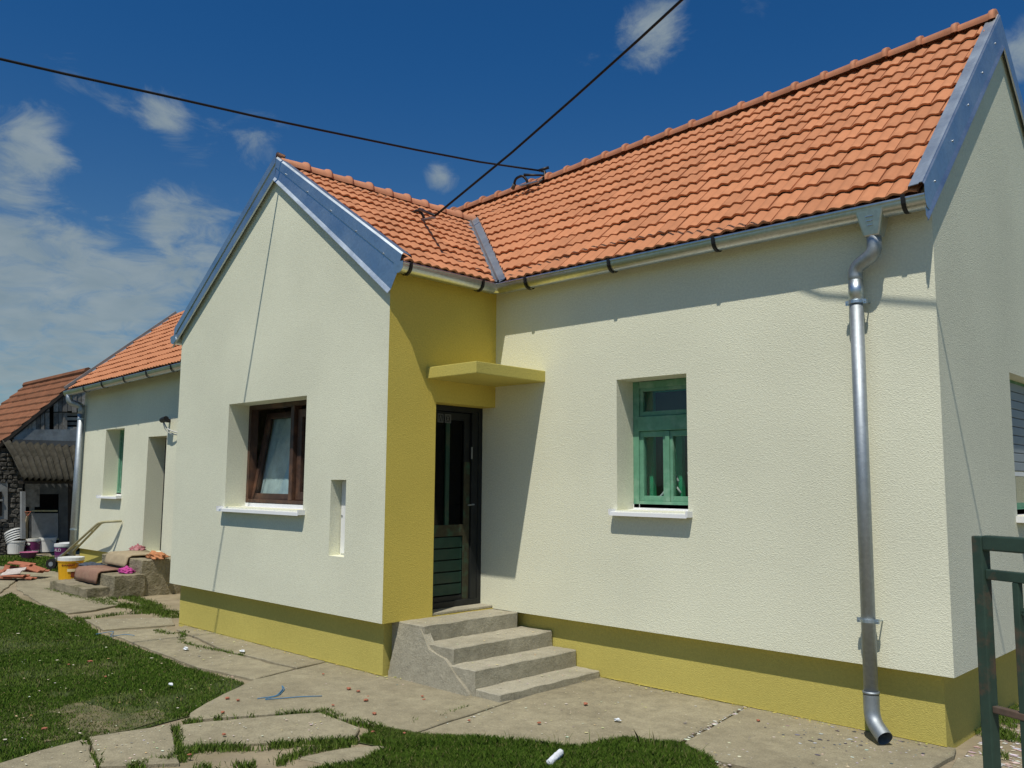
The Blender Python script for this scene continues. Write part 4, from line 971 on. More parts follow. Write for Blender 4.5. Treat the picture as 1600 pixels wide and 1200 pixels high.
# plaster chips, paint flakes and grit on the paving (nobody could count them)
def chips(name, n, sampler, size, cols, label):
    vs = []; fs = []; cs = []
    for _ in range(n):
        x, y, z = sampler(); s_ = size*random.uniform(.4, 1.5)*random.choice((.6, 1, 1, 1.6)); a = random.uniform(0, 6.28); el = random.uniform(.4, 1.0)
        b = len(vs); pts = []
        for k in range(5):
            an = a+k*1.2566+random.uniform(-.3, .3); px = math.cos(an)*s_; py = math.sin(an)*s_*el
            pts.append((x+px, y+py, z+.001))
        vs += pts; vs.append((x, y, z+s_*random.uniform(.10, .32)+.001)); c = random.choice(cols); c = tuple(v*random.uniform(.8, 1.1) for v in c); cs += [(*c, 1)]*6
        fs += [(b+k, b+(k+1) % 5, b+5) for k in range(5)]
    me = bpy.data.meshes.new(name); me.from_pydata(vs, [], fs); at = me.color_attributes.new('tint', 'FLOAT_COLOR', 'POINT'); at.data.foreach_set('color', np.array(cs, np.float32).ravel())
    me.materials.append(M['chip']); return stuff(link(name, me), label, 'debris')
def samp_slabs():
    while True:
        pr = random.choice(SLABS[:6]+SLABS[:3]+SLABS[8:11]); a = np.array(pr); x = random.uniform(a[:, 0].min(), a[:, 0].max()); y = random.uniform(a[:, 1].min(), a[:, 1].max())
        if in_poly(np.array([x]), np.array([y]), pr)[0]:
            if noise.noise(V(x*1.7, y*1.7, 3)) > random.uniform(-.6, .5): return x, y, .003
chips('plaster_chips', 850, samp_slabs, .0065, [(.62, .58, .44), (.66, .64, .56), (.62, .55, .28), (.55, .5, .42), (.25, .23, .2)], 'tiny plaster chips and paint flakes scattered on the concrete')
def samp_edge():
    k = random.random()
    if k < .45: return random.uniform(1.3, L-.1), R-abs(random.gauss(0, .035)), .004
    if k < .85: return random.uniform(-W+.1, -.1), -D+R-abs(random.gauss(0, .035)), .004
    return random.uniform(-.2, .1), -1.2+random.gauss(0, .06), .006
chips('paint_flakes', 420, samp_edge, .006, [(.60, .52, .16), (.62, .56, .25), (.55, .46, .12)], 'ochre render flakes along the foot of the plinth')
def samp_grav():
    while True:
        x = random.uniform(4.15, 5.6); y = random.uniform(-.9, 1.9)
        if noise.noise(V(x*2, y*2, 1)) > -.25 and x > 4.2+max(0, -y)*.05: return x, y, GZ0+.003
chips('rubble_gravel', 2600, samp_grav, .013, [(.60, .54, .49), (.5, .43, .38), (.42, .36, .31), (.66, .62, .58)], 'pale crushed rubble at the right corner of the house')
def samp_lawn():
    while True:
        x, y = gnd(random.uniform(0, 380), random.uniform(940, 1160))
        if in_poly(np.array([x]), np.array([y]), lawn_polys['A'])[0]: return x, y, .012
chips('lawn_litter', 110, samp_lawn, .009, [(.5, .45, .28), (.6, .56, .45), (.42, .3, .14)], 'dry leaves and pale specks lying in the lawn')
def samp_tread():
    k = random.choice((0, 1, 2, 3)); x0, x1, z = ((-.1, .3, .475), (.36, .68, .336), (.73, .96, .204), (1.0, 1.24, .062))[k]
    return random.uniform(x0, x1), -1.1*random.random()**1.3-.02, z
chips('tread_chips', 150, samp_tread, .007, [(.62, .58, .42), (.6, .55, .3), (.55, .5, .42)], 'pale plaster crumbs lying on the treads of the front steps')
def samp_scrap():
    x, y = gnd(random.gauss(1330, 90), random.gauss(1160, 18)); return min(max(x, 2.9), 4.05), min(y, .02), .004
chips('paint_scraps', 70, samp_scrap, .010, [(.10, .11, .13), (.2, .22, .26), (.45, .46, .48), (.07, .07, .08)], 'dark and grey paint scrapings on the end slab')
def samp_joint():
    t = random.random(); return 2.66+(.16)*t+random.gauss(0, .015), .1-1.1*t, .002
chips('joint_grit', 90, samp_joint, .009, [(.62, .6, .52), (.4, .36, .3)], 'white grit lying in the open joint between two slabs')
def samp_joint2(): return random.gauss(3.02, .12), random.gauss(-1.22, .05), -.012
chips('kerb_gravel', 160, samp_joint2, .010, [(.66, .63, .55), (.55, .5, .42)], 'pale gravel spilled between lawn tip and slab edge')
# yellow line of render slopped on the slab along the plinth
def splash(pts, seed):
    mb = MB(); a_ = []; b_ = []
    for (x0, y0), (x1, y1), nrm in pts:
        n = 60
        for k in range(n+1):
            t = k/n; x = x0+(x1-x0)*t; y = y0+(y1-y0)*t; w_ = .003+.016*max(0, noise.noise(V(x*7+seed, y*7, 0)))+.008*max(0, noise.noise(V(x*25, y*25, seed)))
            a_.append((x-nrm[0]*.01, y-nrm[1]*.01, .0085)); b_.append((x+nrm[0]*w_, y+nrm[1]*w_, .0085))
    mb.sweep([a_, b_]); return mb
part('render_splash', splash([((1.25, R), (L-R, R), (0, -1))], 1), M['plinth'], house, fix=False)
part('render_splash', splash([((-W+R, -D+R), (-R, -D+R), (0, -1))], 2), M['plinth'], house, fix=False)

# ------------------------------------------------------------------ front steps
def rough_block(pts, mt, parent, name, amp=.008, seg=.055, seed=0):
    """closed prism: pts = outline in (a,b) swept; already a bmesh-able MB, subdivided and roughened"""
    me = pts.mesh(name, mt); bm = bmesh.new(); bm.from_mesh(me); bmesh.ops.remove_doubles(bm, verts=bm.verts, dist=1e-5)
    ed = [e for e in bm.edges if len(e.link_faces) == 2 and e.calc_face_angle(0) > .5]
    bmesh.ops.bevel(bm, geom=ed, offset=.007, segments=1, affect='EDGES')
    for _ in range(4):
        lg = [e for e in bm.edges if e.calc_length() > seg]
        if not lg: break
        bmesh.ops.subdivide_edges(bm, edges=lg, cuts=1, use_grid_fill=True)
    bmesh.ops.triangulate(bm, faces=bm.faces)
    bmesh.ops.recalc_face_normals(bm, faces=bm.faces)
    for v in bm.verts:
        q = noise.noise_vector(v.co*6+V(seed, 0, 0))*amp+noise.noise_vector(v.co*26+V(0, seed, 0))*amp*.7; v.co += q
    bm.normal_update()
    for e in bm.edges: e.smooth = len(e.link_faces) < 2 or e.calc_face_angle(0) < .42
    bm.to_mesh(me); bm.free(); me.polygons.foreach_set('use_smooth', [True]*len(me.polygons))
    return link(name, me, parent)
st = thing('front_steps', 'grey concrete front steps with chipped edges below the canopy door', 'steps', (.5, -.6, 0))
def stepbox(x0, x1, y0, y1, z0, z1, name, seed, mt='concrete', par=None, off=V(.5, -.6, 0), amp=.006):
    mb = MB(); mb.box(x0-off.x, x1-off.x, y0-off.y, y1-off.y, z0, z1); return rough_block(mb, M[mt], par or st, name, amp=amp, seed=seed)
stepbox(-.30, .335, -1.17, -.003, -.05, .472, 'landing', 1)
stepbox(.31, .70, -1.16, .085, -.05, .332, 'step', 2)
stepbox(.68, .985, -1.18, .085, -.05, .200, 'step', 3)
stepbox(.95, 1.255, -1.17, .085, -.05, .058, 'step', 4)
# sloping cheek on the left of the flight
mb = MB(); o_ = V(.5, -.6, 0)
pr = [(-.09, -.05), (.02, .45), (.30, .44), (.42, .29), (.62, .24), (.80, .12), (.93, .03), (.95, -.05)]
fr = [V(a, -1.185-.03*(1-b/.47), b)-o_ for a, b in pr]; bk = [V(a, -1.10, b)-o_ for a, b in pr]
mb.poly(fr); mb.poly(bk[::-1])
for k in range(len(pr)): mb.quad(fr[k], fr[(k+1) % len(pr)], bk[(k+1) % len(pr)], bk[k])
rough_block(mb, M['concrete'], st, 'cheek', amp=.007, seed=9)

# steps of the rear left door with rugs
ls = thing('rear_steps', 'mossy crumbling concrete steps at the rear left doorway', 'steps', (-7.7, -.4, 0))
of = V(-7.7, -.4, 0)
stepbox(-8.45, -6.93, -.50, YL+.10, -.05, .50, 'step', 11, 'mossy', ls, of, .009)
stepbox(-8.40, -6.90, -.90, -.45, -.05, .30, 'step', 12, 'mossy', ls, of, .009)
stepbox(-8.55, -7.05, -1.22, -.85, -.05, .13, 'step', 13, 'mossy', ls, of, .012)
def drape(name, prof, x0, x1, label, cat, mt, wob=.02, seed=0, group=None):
    """cloth strip: profile in (y,z) over a step edge, swept along x with ripples, given thickness"""
    mb = MB(); rows = []; n = 14
    for k in range(n+1):
        t = k/n; x = x0+(x1-x0)*t
        rows.append([V(x+.03*noise.noise(V(y*4, x, seed)), y+.02*noise.noise(V(x*3, z*3, seed)), z+wob*.5*(1+noise.noise(V(x*5, y*5, seed)))) for y, z in prof])
    mb.sweep(rows); me = mb.mesh(name, M[mt], True); o = link(name, me); md = o.modifiers.new('thickness', 'SOLIDIFY'); md.thickness = .02; md.offset = 1
    tag(o, label, cat, group); return o
drape('rug', [(-.42, .31), (-.7, .315), (-.90, .315), (-.935, .29), (-.945, .2), (-.95, .14)], -8.25, -7.42, 'brown rug draped over the lower step edge of the rear doorway', 'rug', 'carpet', seed=1)
drape('rug', [(.05, .515), (-.2, .52), (-.47, .52), (-.52, .49), (-.54, .40), (-.56, .36)], -8.20, -7.35, 'tan rug draped over the top step of the rear doorway', 'rug', 'carpet_edge', wob=.03, seed=2)
def lump(name, c, s, label, cat, mt, seed):
    bm = bmesh.new(); bmesh.ops.create_icosphere(bm, subdivisions=4, radius=1)
    for v in bm.verts:
        q = 1+.55*noise.noise(v.co*2.6+V(seed*3, 0, 0))+.30*noise.noise(v.co*6+V(seed, 0, 0)); v.co *= q
        v.co = V(v.co.x*s[0], v.co.y*s[1], max(-.25, v.co.z)*s[2]+.25*s[2])
    me = bpy.data.meshes.new(name); bm.to_mesh(me); bm.free(); me.materials.append(M[mt]); me.polygons.foreach_set('use_smooth', [True]*len(me.polygons))
    o = link(name, me, None, c); tag(o, label, cat); return o
lump('cloth', (-7.18, -.62, .31), (.13, .09, .06), 'bright magenta cloth crumpled on the second rear step', 'cloth', 'magenta', 1)
lump('cloth', (-7.08, -.22, .51), (.22, .11, .07), 'orange cloth bunched at the edge of the top rear step', 'cloth', 'orange', 2)
lump('cloth', (-8.30, .0, .53), (.17, .10, .07), 'folded rose and white cloth at the wall end of the rear steps', 'cloth', 'rose', 3)
lump('cloth', (-8.52, -.62, .30), (.32, .14, .05), 'dark blue grey mat lying at the far end of the rear steps', 'mat', 'bluegrey', 4)

# ------------------------------------------------------------------ buckets
def lid_prof(r, h): return [(.001, h+.018), (r*.9, h+.018), (r*.93, h+.024), (r*1.03, h+.022), (r*1.04, h-.03), (r*1.0, h-.032)]
def bucket(loc, r, h, body, label, rz=0.0, lid=True, band=None, group='paint buckets left in the yard', handle=True):
    t = thing('paint_bucket', label, 'bucket', loc, rz, group)
    rb = r*.84
    mb = MB(); mb.lathe([(.001, 0), (rb, 0), (rb+.004, .006), (r*.985, h*.86), (r*1.03, h*.865), (r*1.03, h*.91), (r, h*.915), (r, h)], 24); part('body', mb, M[body], t, smooth=False)
    if band:
        z0, z1, mt, a0, a1 = band; mb = MB()
        rr = lambda z: rb+(r-rb)*z/h+.003
        mb.sweep([[(rr(z)*math.cos(a), rr(z)*math.sin(a), z) for a in np.linspace(a0, a1, 24)] for z in (z0, (z0+z1)/2, z1)]); part('label_band', mb, M[mt], t, smooth=True, fix=False)
    if lid: mb = MB(); mb.lathe(lid_prof(r, h), 24); part('lid', mb, M['bucket_white'], t)
    if handle:
        mb = MB(); mb.tube([((r*1.04)*math.cos(a), (r*1.04)*math.sin(a), h*.88-.10*math.sin(a)*(1 if a > 0 else 0)-.0) for a in np.linspace(0.02, math.pi-.02, 10)], .004, 5); part('handle', mb, M['valley'], t)
    return t
def wrap_text(parent, txt, r, z, size, a0, mt, name='lettering'):
    c = bpy.data.curves.new('lettering', 'FONT'); c.body = txt; c.size = size; c.extrude = 0
    o = bpy.data.objects.new('tmp_text', c); COL.objects.link(o); dg = bpy.context.evaluated_depsgraph_get(); me = bpy.data.meshes.new_from_object(o.evaluated_get(dg))
    bpy.data.objects.remove(o)
    for v in me.vertices: x, y = v.co.x, v.co.y; a = a0+x/r; v.co = (r*math.cos(a), r*math.sin(a), z+y)
    me.materials.clear(); me.materials.append(M[mt]); return link(name, me, parent)
FACE = math.atan2(-5.6, 15.8)      # direction from the buckets to the viewer
yb = on(111, 906, 2, 0.0)
by = bucket((yb.x, yb.y-.02, 0), .20, .36, 'bucket_yellow', 'yellow paint bucket with white lid beside the rear steps', 0, band=(.20, .29, 'label_orange', FACE-.2, FACE+1.3))
mb = MB(); rr = .196
mb.sweep([[(rr*math.cos(a), rr*math.sin(a), z) for a in np.linspace(FACE-.25, FACE+.75, 14)] for z in (.155, .20)]); part('label_strip', mb, M['label_cream'], by, smooth=True, fix=False)
mb = MB(); rr = .189
mb.sweep([[(rr*math.cos(a)+.0, rr*math.sin(a), z) for a in np.linspace(FACE+.05, FACE+1.0, 14)] for z in (.06, .10, .15)]); part('label_picture', mb, M['label_red'], by, smooth=True, fix=False)
mb = MB(); a = FACE-.75
for k in range(9):
    wl_ = random.choice((.012, .016, .02)); a2 = a+wl_/.2
    rr = .2005; mb.quad((rr*math.cos(a), rr*math.sin(a), .250), (rr*math.cos(a2), rr*math.sin(a2), .250), (rr*math.cos(a2), rr*math.sin(a2), .276), (rr*math.cos(a), rr*math.sin(a), .276)); a = a2+.035
part('print_row', mb, M['ink'], by, fix=False)
p = on(97, 873, 2, 0); bp1 = bucket((p.x, p.y, 0), .165, .30, 'bucket_white', 'purple paint bucket with white lettering and white lid near the house corner', 0, band=(.03, .245, 'bucket_purple', FACE-1.6, FACE+1.6))
wrap_text(bp1, 'ALD', .1655, .165, .085, FACE-1.15, 'bucket_white')
p = on(113, 871, 2, 0); bucket((p.x-.35, p.y, 0), .16, .28, 'grey_board', 'pale blue grey bucket half hidden behind the downpipe', 0)
p = on(73, 862, 2, 0); bucket((p.x, p.y, 0), .185, .31, 'bucket_white', 'plain white paint bucket standing before the shed door', 0)
p = on(50, 863, 2, 0); bq = bucket((p.x, p.y, 0), .165, .30, 'bucket_white', 'purple labelled bucket with round white badge by the shed post', 0, band=(.05, .25, 'bucket_purple', FACE-1.6, FACE+1.6))
mb = MB(); mb.poly([(.170*math.cos(FACE-.55+.30*math.cos(t)), .170*math.sin(FACE-.55+.30*math.cos(t)), .205+.034*math.sin(t)) for t in np.linspace(0, 2*math.pi, 14)[:-1]]); part('badge', mb, M['bucket_white'], bq, fix=False)
p = on(24, 865, 2, 0); bw = bucket((p.x, p.y, 0), .185, .30, 'bucket_white', 'open white bucket holding a leaning pile of lids at the left', 0, lid=False)
for k in range(5):
    t_ = thing('bucket_lid', ['white lid lowest in the leaning pile on the open bucket', 'second white lid of the leaning pile on the open bucket', 'middle white lid of the leaning pile on the open bucket', 'fourth white lid of the leaning pile on the open bucket', 'topmost white lid of the leaning pile on the open bucket'][k], 'lid', (p.x-.02-.01*k, p.y-.02-.012*k, .30+.045*k), 0, 'lids piled on the white bucket')
    t_.rotation_euler = (.25, -.35-.03*k, 0)
    mb = MB(); mb.lathe([(.001, .014), (.15, .014), (.165, .02), (.185, .018), (.187, -.02), (.180, -.02)], 22); part('disc', mb, M['bucket_white'], t_)
    mb = MB(); mb.lathe([(.187, -.018), (.193, -.018), (.193, -.004), (.187, -.004)], 22); part('rim', mb, M['bucket_white'], t_)
p = on(44, 873, 2, 0); mb = MB(); mb.lathe([(.001, .02), (.10, .0), (.13, .03), (.17, .13), (.185, .14), (.175, .145), (.12, .04), (.001, .03)], 22); o = part('basin', mb, M['pink'], None, smooth=True); o.location = (p.x, p.y, 0); tag(o, 'small pink plastic basin in front of the purple badge bucket', 'basin')

# hand trolley leaning on the wall
hw = on(87, 886, 2, 0); hx = V(hw.x+.35, hw.y-.15, 0)
tr = thing('hand_trolley', 'worn cream hand trolley leaning back against the rear wall', 'trolley', hx)
E1 = V(-9.62, YL-.30, .955); E2 = V(-9.36, YL-.03, .975)
for k, off in enumerate((V(0, 0, 0), V(-.22, .25, 0))):
    a_ = V(0, 0, .11)+off*1.0; b_ = E1-hx+off*.3; c_ = E2-hx+off*.0
    mb = MB(); mb.tube(arc_path([a_, b_, c_], .12), .021, 8); part('tube', mb, M['steel_worn'], tr, smooth=True)
for t in (.12, .45, .8):
    a_ = V(0, 0, .11).lerp(E1-hx, t); mb = MB(); mb.tube([a_, a_+V(-.22, .25, 0).lerp(V(-.066, .075, 0), t)], .016, 6); part('crossbar', mb, M['steel_worn'], tr)
mb = MB(); mb.tube([V(.03, -.03, .10), V(-.26, .29, .10)], .014, 6); part('axle', mb, M['valley'], tr)
for q in (V(.05, -.06, .10), V(-.28, .31, .10)):
    ax = V(-.66, .75, 0).normalized(); mb = MB(); mb.tube([q-ax*.03, q+ax*.03], .10, 16); wl_ = part('wheel', mb, M['rubber'], tr)
    mb = MB(); mb.tube([q-ax*.034, q+ax*.034], .045, 10); part('hub', mb, M['valley'], wl_)
mb = MB(); mb.bar(V(-.11, .12, .15), V(.16, .18, .30), .20, .02); part('load_plate', mb, M['tin'], tr)

# pile of old roof tiles
def tile_piece(c, rz, tilt_, ln, wd3, label, mt='brick'):
    mb = MB(); n = 6; tp = []; bt = []
    for k in range(n+1):
        u = k/n; h = .014*math.sin(u*math.pi*2)
        tp.append((u*wd3-wd3/2, h+.012)); bt.append((u*wd3-wd3/2, h-.004))
    pr_ = tp+bt[::-1]; a_ = [(-ln/2, y, z) for y, z in pr_]; b_ = [(ln/2, y, z) for y, z in pr_]
    mb.poly(a_); mb.poly(b_[::-1])
    for k in range(len(pr_)): mb.quad(a_[k], a_[(k+1) % len(pr_)], b_[(k+1) % len(pr_)], b_[k])
    o = part('roof_tile', mb, M[mt], None); o.location = c; o.rotation_euler = (tilt_[0], tilt_[1], rz); tag(o, label, 'tile', 'old roof tiles dumped on the path'); return o
cpt = on(22, 905, 2, 0)
lab = ['broken orange roof tile at the bottom of the heap, nearest the lawn', 'pale dusty roof tile slanting on the front of the heap', 'roof tile propped up at the back of the dumped heap', 'roof tile lying flat across the heap top', 'roof tile at the right end of the dumped heap', 'roof tile jutting out at the left side of the heap', 'short broken roof tile leaning inside the heap', 'roof tile under the pale dusty one in the heap', 'roof tile at the back right of the heap']
for k, (dx, dy, dz, rz, tl, ln) in enumerate([(-.1, -.25, .03, .75, (.05, .05), .45), (.15, -.05, .12, .7, (.45, -.12), .42), (.1, .55, .16, .6, (.2, .25), .45), (-.35, .35, .22, .72, (.1, .1), .48), (.35, .2, .03, .8, (0, .1), .44), (-.7, -.2, .09, .5, (.3, -.2), .40), (-.45, .05, .12, 1.2, (.7, .2), .28), (.25, .0, .06, .7, (.05, 0), .46), (-.1, .75, .10, .68, (.12, .05), .45)]):
    tile_piece((cpt.x-.05+dx*.55, cpt.y+dy*.5, dz*1.05), rz, tl, ln*.82, .2, lab[k], 'gravel' if k == 1 else 'brick')
# brick bits and litter on the paving
bits = [(505, 1055), (545, 1078), (560, 1082), (572, 1096), (585, 1117), (632, 1148), (660, 1090), (733, 1128), (842, 1132), (915, 1102), (1185, 1128), (520, 1104), (582, 1146), (355, 1093), (372, 1096), (348, 1115), (350, 1150), (296, 1182), (70, 1138), (662, 1093), (575, 1088), (107, 1038), (141, 1033), (165, 1057)]
bm = bmesh.new(); bmesh.ops.create_icosphere(bm, subdivisions=1, radius=1)
for v in bm.verts: v.co *= 1+.45*noise.noise(v.co*1.7); v.co.z *= .6
BIT = bpy.data.meshes.new('brick_fragment'); bm.to_mesh(BIT); bm.free(); BIT.materials.append(M['brick'])
for k, uv in enumerate(bits):
    o = link('brick_fragment', BIT); x, y = gnd(*uv); o.location = (x, y, .012 if k < 18 else 0); s_ = random.uniform(.011, .021); o.scale = (s_*random.uniform(.8, 1.6), s_, s_*.8); o.rotation_euler = (0, 0, random.uniform(0, 6))
    tag(o, 'small red brick fragment lying in the lawn' if k >= 21 else 'small red brick fragment on the slab right of the front steps' if k in (9, 10) else 'small red brick fragment on the broken slabs between lawn and front grass' if k in (13, 14, 15, 16, 17, 18) else 'small red brick fragment on the concrete in front of the steps', 'brick fragment', 'brick fragments strewn over the yard')
def litter(uv, s, label, z=.01, mt='paper', elong=1.0, rz=0):
    bm = bmesh.new(); bmesh.ops.create_icosphere(bm, subdivisions=2, radius=1)
    for v in bm.verts: v.co *= 1+.9*noise.noise(v.co*2.9+V(uv[0], 0, 0))+.35*noise.noise(v.co*7); v.co = V(v.co.x*s*1.2, v.co.y*s*.8, max(-.5, v.co.z)*s*.55+.25*s)
    me = bpy.data.meshes.new('crumpled_wrapper'); bm.to_mesh(me); bm.free(); me.materials.append(M[mt]); o = link('crumpled_wrapper', me); x, y = gnd(*uv); o.location = (x, y, z); o.rotation_euler = (0, 0, rz); tag(o, label, 'litter'); return o
litter((290, 1016), .026, 'crumpled blue white wrapper on the slab nearest the lawn tip side')
litter((378, 1020), .026, 'white wrapper in the weeds before the brown window gable')
litter((266, 1074), .021, 'small white scrap lying in the lawn grass', z=.02)
litter((965, 1128), .021, 'pale plaster lump on the slab before the long wall')
litter((1278//1*0+820, 1081), .022, 'tiny white scrap in front of the lowest front step')
# paint roller sleeve in the front grass
ra, rb_ = V(*gnd(858, 1198), .02), V(*gnd(876, 1184), .032)
mb = MB(); mb.tube([ra.lerp(rb_, t) for t in np.linspace(0, 1, 26)], .021, 22)
for k, p in enumerate(mb.v): q = noise.noise_vector(Vector(p)*90)*.005; mb.v[k] = (p[0]+q.x, p[1]+q.y, p[2]+q.z)
o = part('roller_sleeve', mb, M['paper'], None, smooth=True); tag(o, 'white fluffy paint roller sleeve dropped in the front grass', 'roller')
def string(pts, label):
    w_ = [V(*gnd(*p), .008) for p in pts]; mb = MB(); mb.tube(arc_path(w_, .05, 4), .0035, 5); o = part('string', mb, M['bluestring'], None, smooth=True); tag(o, label, 'string'); return o
string([(402, 1093), (432, 1089), (442, 1078), (440, 1072), (445, 1078), (436, 1088), (410, 1095), (470, 1090), (503, 1089)], 'blue plastic string lying on the slab left of the front steps')
string([(150, 992), (178, 987), (172, 996), (195, 992), (210, 994)], 'blue plastic string at the edge of the lawn')

# ------------------------------------------------------------------ gate at the right edge
gp = CAM + (_f + RX*((1540-800)/CAM_F) - UX*((1000-600)/CAM_F))*2.6
gdir = V(.928, -.373, 0).normalized(); gn = V(-gdir.y, gdir.x, 0)
gt = thing('garden_gate', 'rusty dark green metal gate with diamond bars at the right edge', 'gate', (gp.x, gp.y, GZ0))
H_ = 1.55-GZ0
mb = MB(); mb.boxb(V(0, 0, 0), gdir, gn, Z, -.018, .018, -.018, .018, -.1, H_-.0); part('post', mb, M['gate'], gt, bevel=.005)
mb = MB(); mb.boxb(V(0, 0, 0), gdir, gn, Z, .019, 1.0, -.019, .019, H_-.042, H_+.003); part('top_rail', mb, M['gate'], gt, bevel=.005)
mb = MB(); mb.boxb(V(0, 0, 0), gdir, gn, Z, .019, 1.0, -.011, .011, H_-.128, H_-.098); part('rail', mb, M['gate'], gt, bevel=.003)
mb = MB(); mb.boxb(V(0, 0, 0), gdir, gn, Z, .019, 1.0, -.012, .012, 1.035-GZ0, 1.055-GZ0); part('lower_rail', mb, M['rust'], gt, bevel=.003)
mb = MB(); mb.boxb(V(0, 0, 0), gdir, gn, Z, .019, 1.0, -.012, .012, .12, .15); part('lower_rail', mb, M['rust'], gt, bevel=.003)
for u in (.112, .36, .61, .86):
    mb = MB(); mb.boxb(V(0, 0, 0), gdir, gn, Z, u-.010, u+.010, -.010, .010, .15, H_-.128); part('upright', mb, M['gate'], gt, bevel=.003)
mb = MB()
for u0 in (.124, .372, .622):
    for za, zb_ in ((H_-.13, H_-.21), (H_-.29, H_-.21)):
        mb.bar(gdir*(u0+.11)+Z*za, gdir*u0+Z*zb_, .010, .010); mb.bar(gdir*(u0+.11)+Z*za, gdir*(u0+.225)+Z*zb_, .010, .010)
part('diamond_bar', mb, M['gate'], gt)
mb = MB(); mb.boxb(V(0, 0, 0), gdir, gn, Z, .97, 1.03, -.028, .028, 0, H_); part('post', mb, M['gate'], gt, bevel=.005)

# ------------------------------------------------------------------ old shed behind, with tiled roof and lean-to
SX = -16.0
sh = thing('old_shed', 'weathered shed with rusty tiled roof and corrugated lean-to behind the house', 'shed', (SX, 2.0, 0))
so_ = V(SX, 2.0, 0)
def spt(u, v, dx=0.0): return on(u, v, 0, SX+dx)-so_
apex = on(136, 583, 0, SX+.08); eave = on(-14, 706, 0, SX+.08)
ry, rz_ = apex.y, apex.z; ey, ez = eave.y, eave.z
far = on(40, 611, 1, ry); XF = far.x; XF2 = XF-.0
slope = (rz_-ez)/(ry-ey)
mb = MB(); mb.quad((SX+.1, ey, ez-.05), (SX+.1, ry, rz_-.05), (XF, ry, rz_-.05), (XF, ey, ez-.05)); mb.quad((SX+.1, 2*ry-ey, ez-.05), (SX+.1, ry, rz_-.05), (XF, ry, rz_-.05), (XF, 2*ry-ey, ez-.05))
mb.v = [tuple(Vector(v)-so_) for v in mb.v]; sroof = part('roof', mb, M['wood_dark'], sh, fix=False)
NR = 10
for i in range(NR):
    y0 = ey+(ry-ey)*i/NR; y1 = ey+(ry-ey)*(i+1.15)/NR; z0 = ez+(rz_-ez)*i/NR; z1 = ez+(rz_-ez)*(i+1.15)/NR
    mb = MB(); n = 80; a_ = []; b_ = []; c_ = []
    for k in range(n+1):
        x = SX+.08+(XF-SX-.08)*k/n; h = .02*(k % 2)+.012*noise.noise(V(x*2, i*3.1, 0)); dy = .03*noise.noise(V(x*4, i*5.0, 1))
        c_.append(V(x, y0+dy, z0+.0)-so_); a_.append(V(x, y0+dy-.01, z0+.06+h)-so_); b_.append(V(x, y1, z1+.01+h)-so_)
    mb.sweep([c_, a_, b_]); part('tile_course', mb, M['old_tile'], sroof, fix=False)
mb = MB(); mb.tube([V(SX+.15, ry, rz_+.04)-so_, V(XF, ry, rz_+.02)-so_], .10, 8); part('ridge_course', mb, M['old_tile'], sroof)
mb = MB(); mb.bar(V(SX+.07, ey, ez-.04)-so_, V(SX+.07, ry, rz_-.04)-so_, .025, .10); part('barge_board', mb, M['wood_dark'], sroof)
# gable boards: each plank its own piece
def plank(u0, u1, vt, vb, mt='wood_old', th=.03, dx=0.0, name='plank', vt2=None, vb2=None):
    a, b = spt(u0, vb, dx), spt(u1, vb2 or vb, dx); c, e = spt(u1, vt2 or vt, dx), spt(u0, vt, dx)
    mb = MB(); f_ = [a, b, c, e]; k_ = [p_+V(-th, 0, 0) for p_ in f_]; mb.poly(f_); mb.poly(k_[::-1])
    for j in range(4): mb.quad(f_[j], f_[(j+1) % 4], k_[(j+1) % 4], k_[j])
    return part(name, mb, M[mt], sh)
def roofv(u): return 706+(583-706)*(u+14)/(136+14)
mb = MB()
f_ = [spt(-10, 870, -.35), spt(160, 870, -.35), spt(160, 600, -.35), spt(136, 588, -.35), spt(-10, 706, -.35)]; mb.poly(f_); part('back_wall', mb, M['dark'], sh, fix=False)
u = 30.0
while u < 131:
    wv = random.choice((5.2, 6.0, 6.8)); top = max(roofv(u+wv/2)+5, 600)
    split = 643+random.uniform(-2, 2)
    if 79 < u+wv/2 < 87: u += wv+.4; continue
    if u+wv < 72: plank(u, u+wv, roofv(u)+7, 672+random.uniform(-1, 1), vt2=roofv(u+wv)+7, dx=random.uniform(.02, .055))
    else:
        plank(u, u+wv, roofv(u)+7, split, vt2=roofv(u+wv)+7, dx=random.uniform(.03, .06))
        if u < 100: plank(u, u+wv, split+1.5, 673, dx=random.uniform(.0, .03))
    u += wv+random.uniform(.3, 1.2)
for v in (645, 652, 659.5, 667): plank(104, 150, v, v+4.5, 'wood_old', dx=-.02, name='slat')
plank(22, 160, 671, 689, 'tin', dx=.06, name='tin_sheet'); plank(20, 160, 686.5, 695, 'grey_board', dx=.10, name='fascia_board', vb2=699, vt2=690.5)
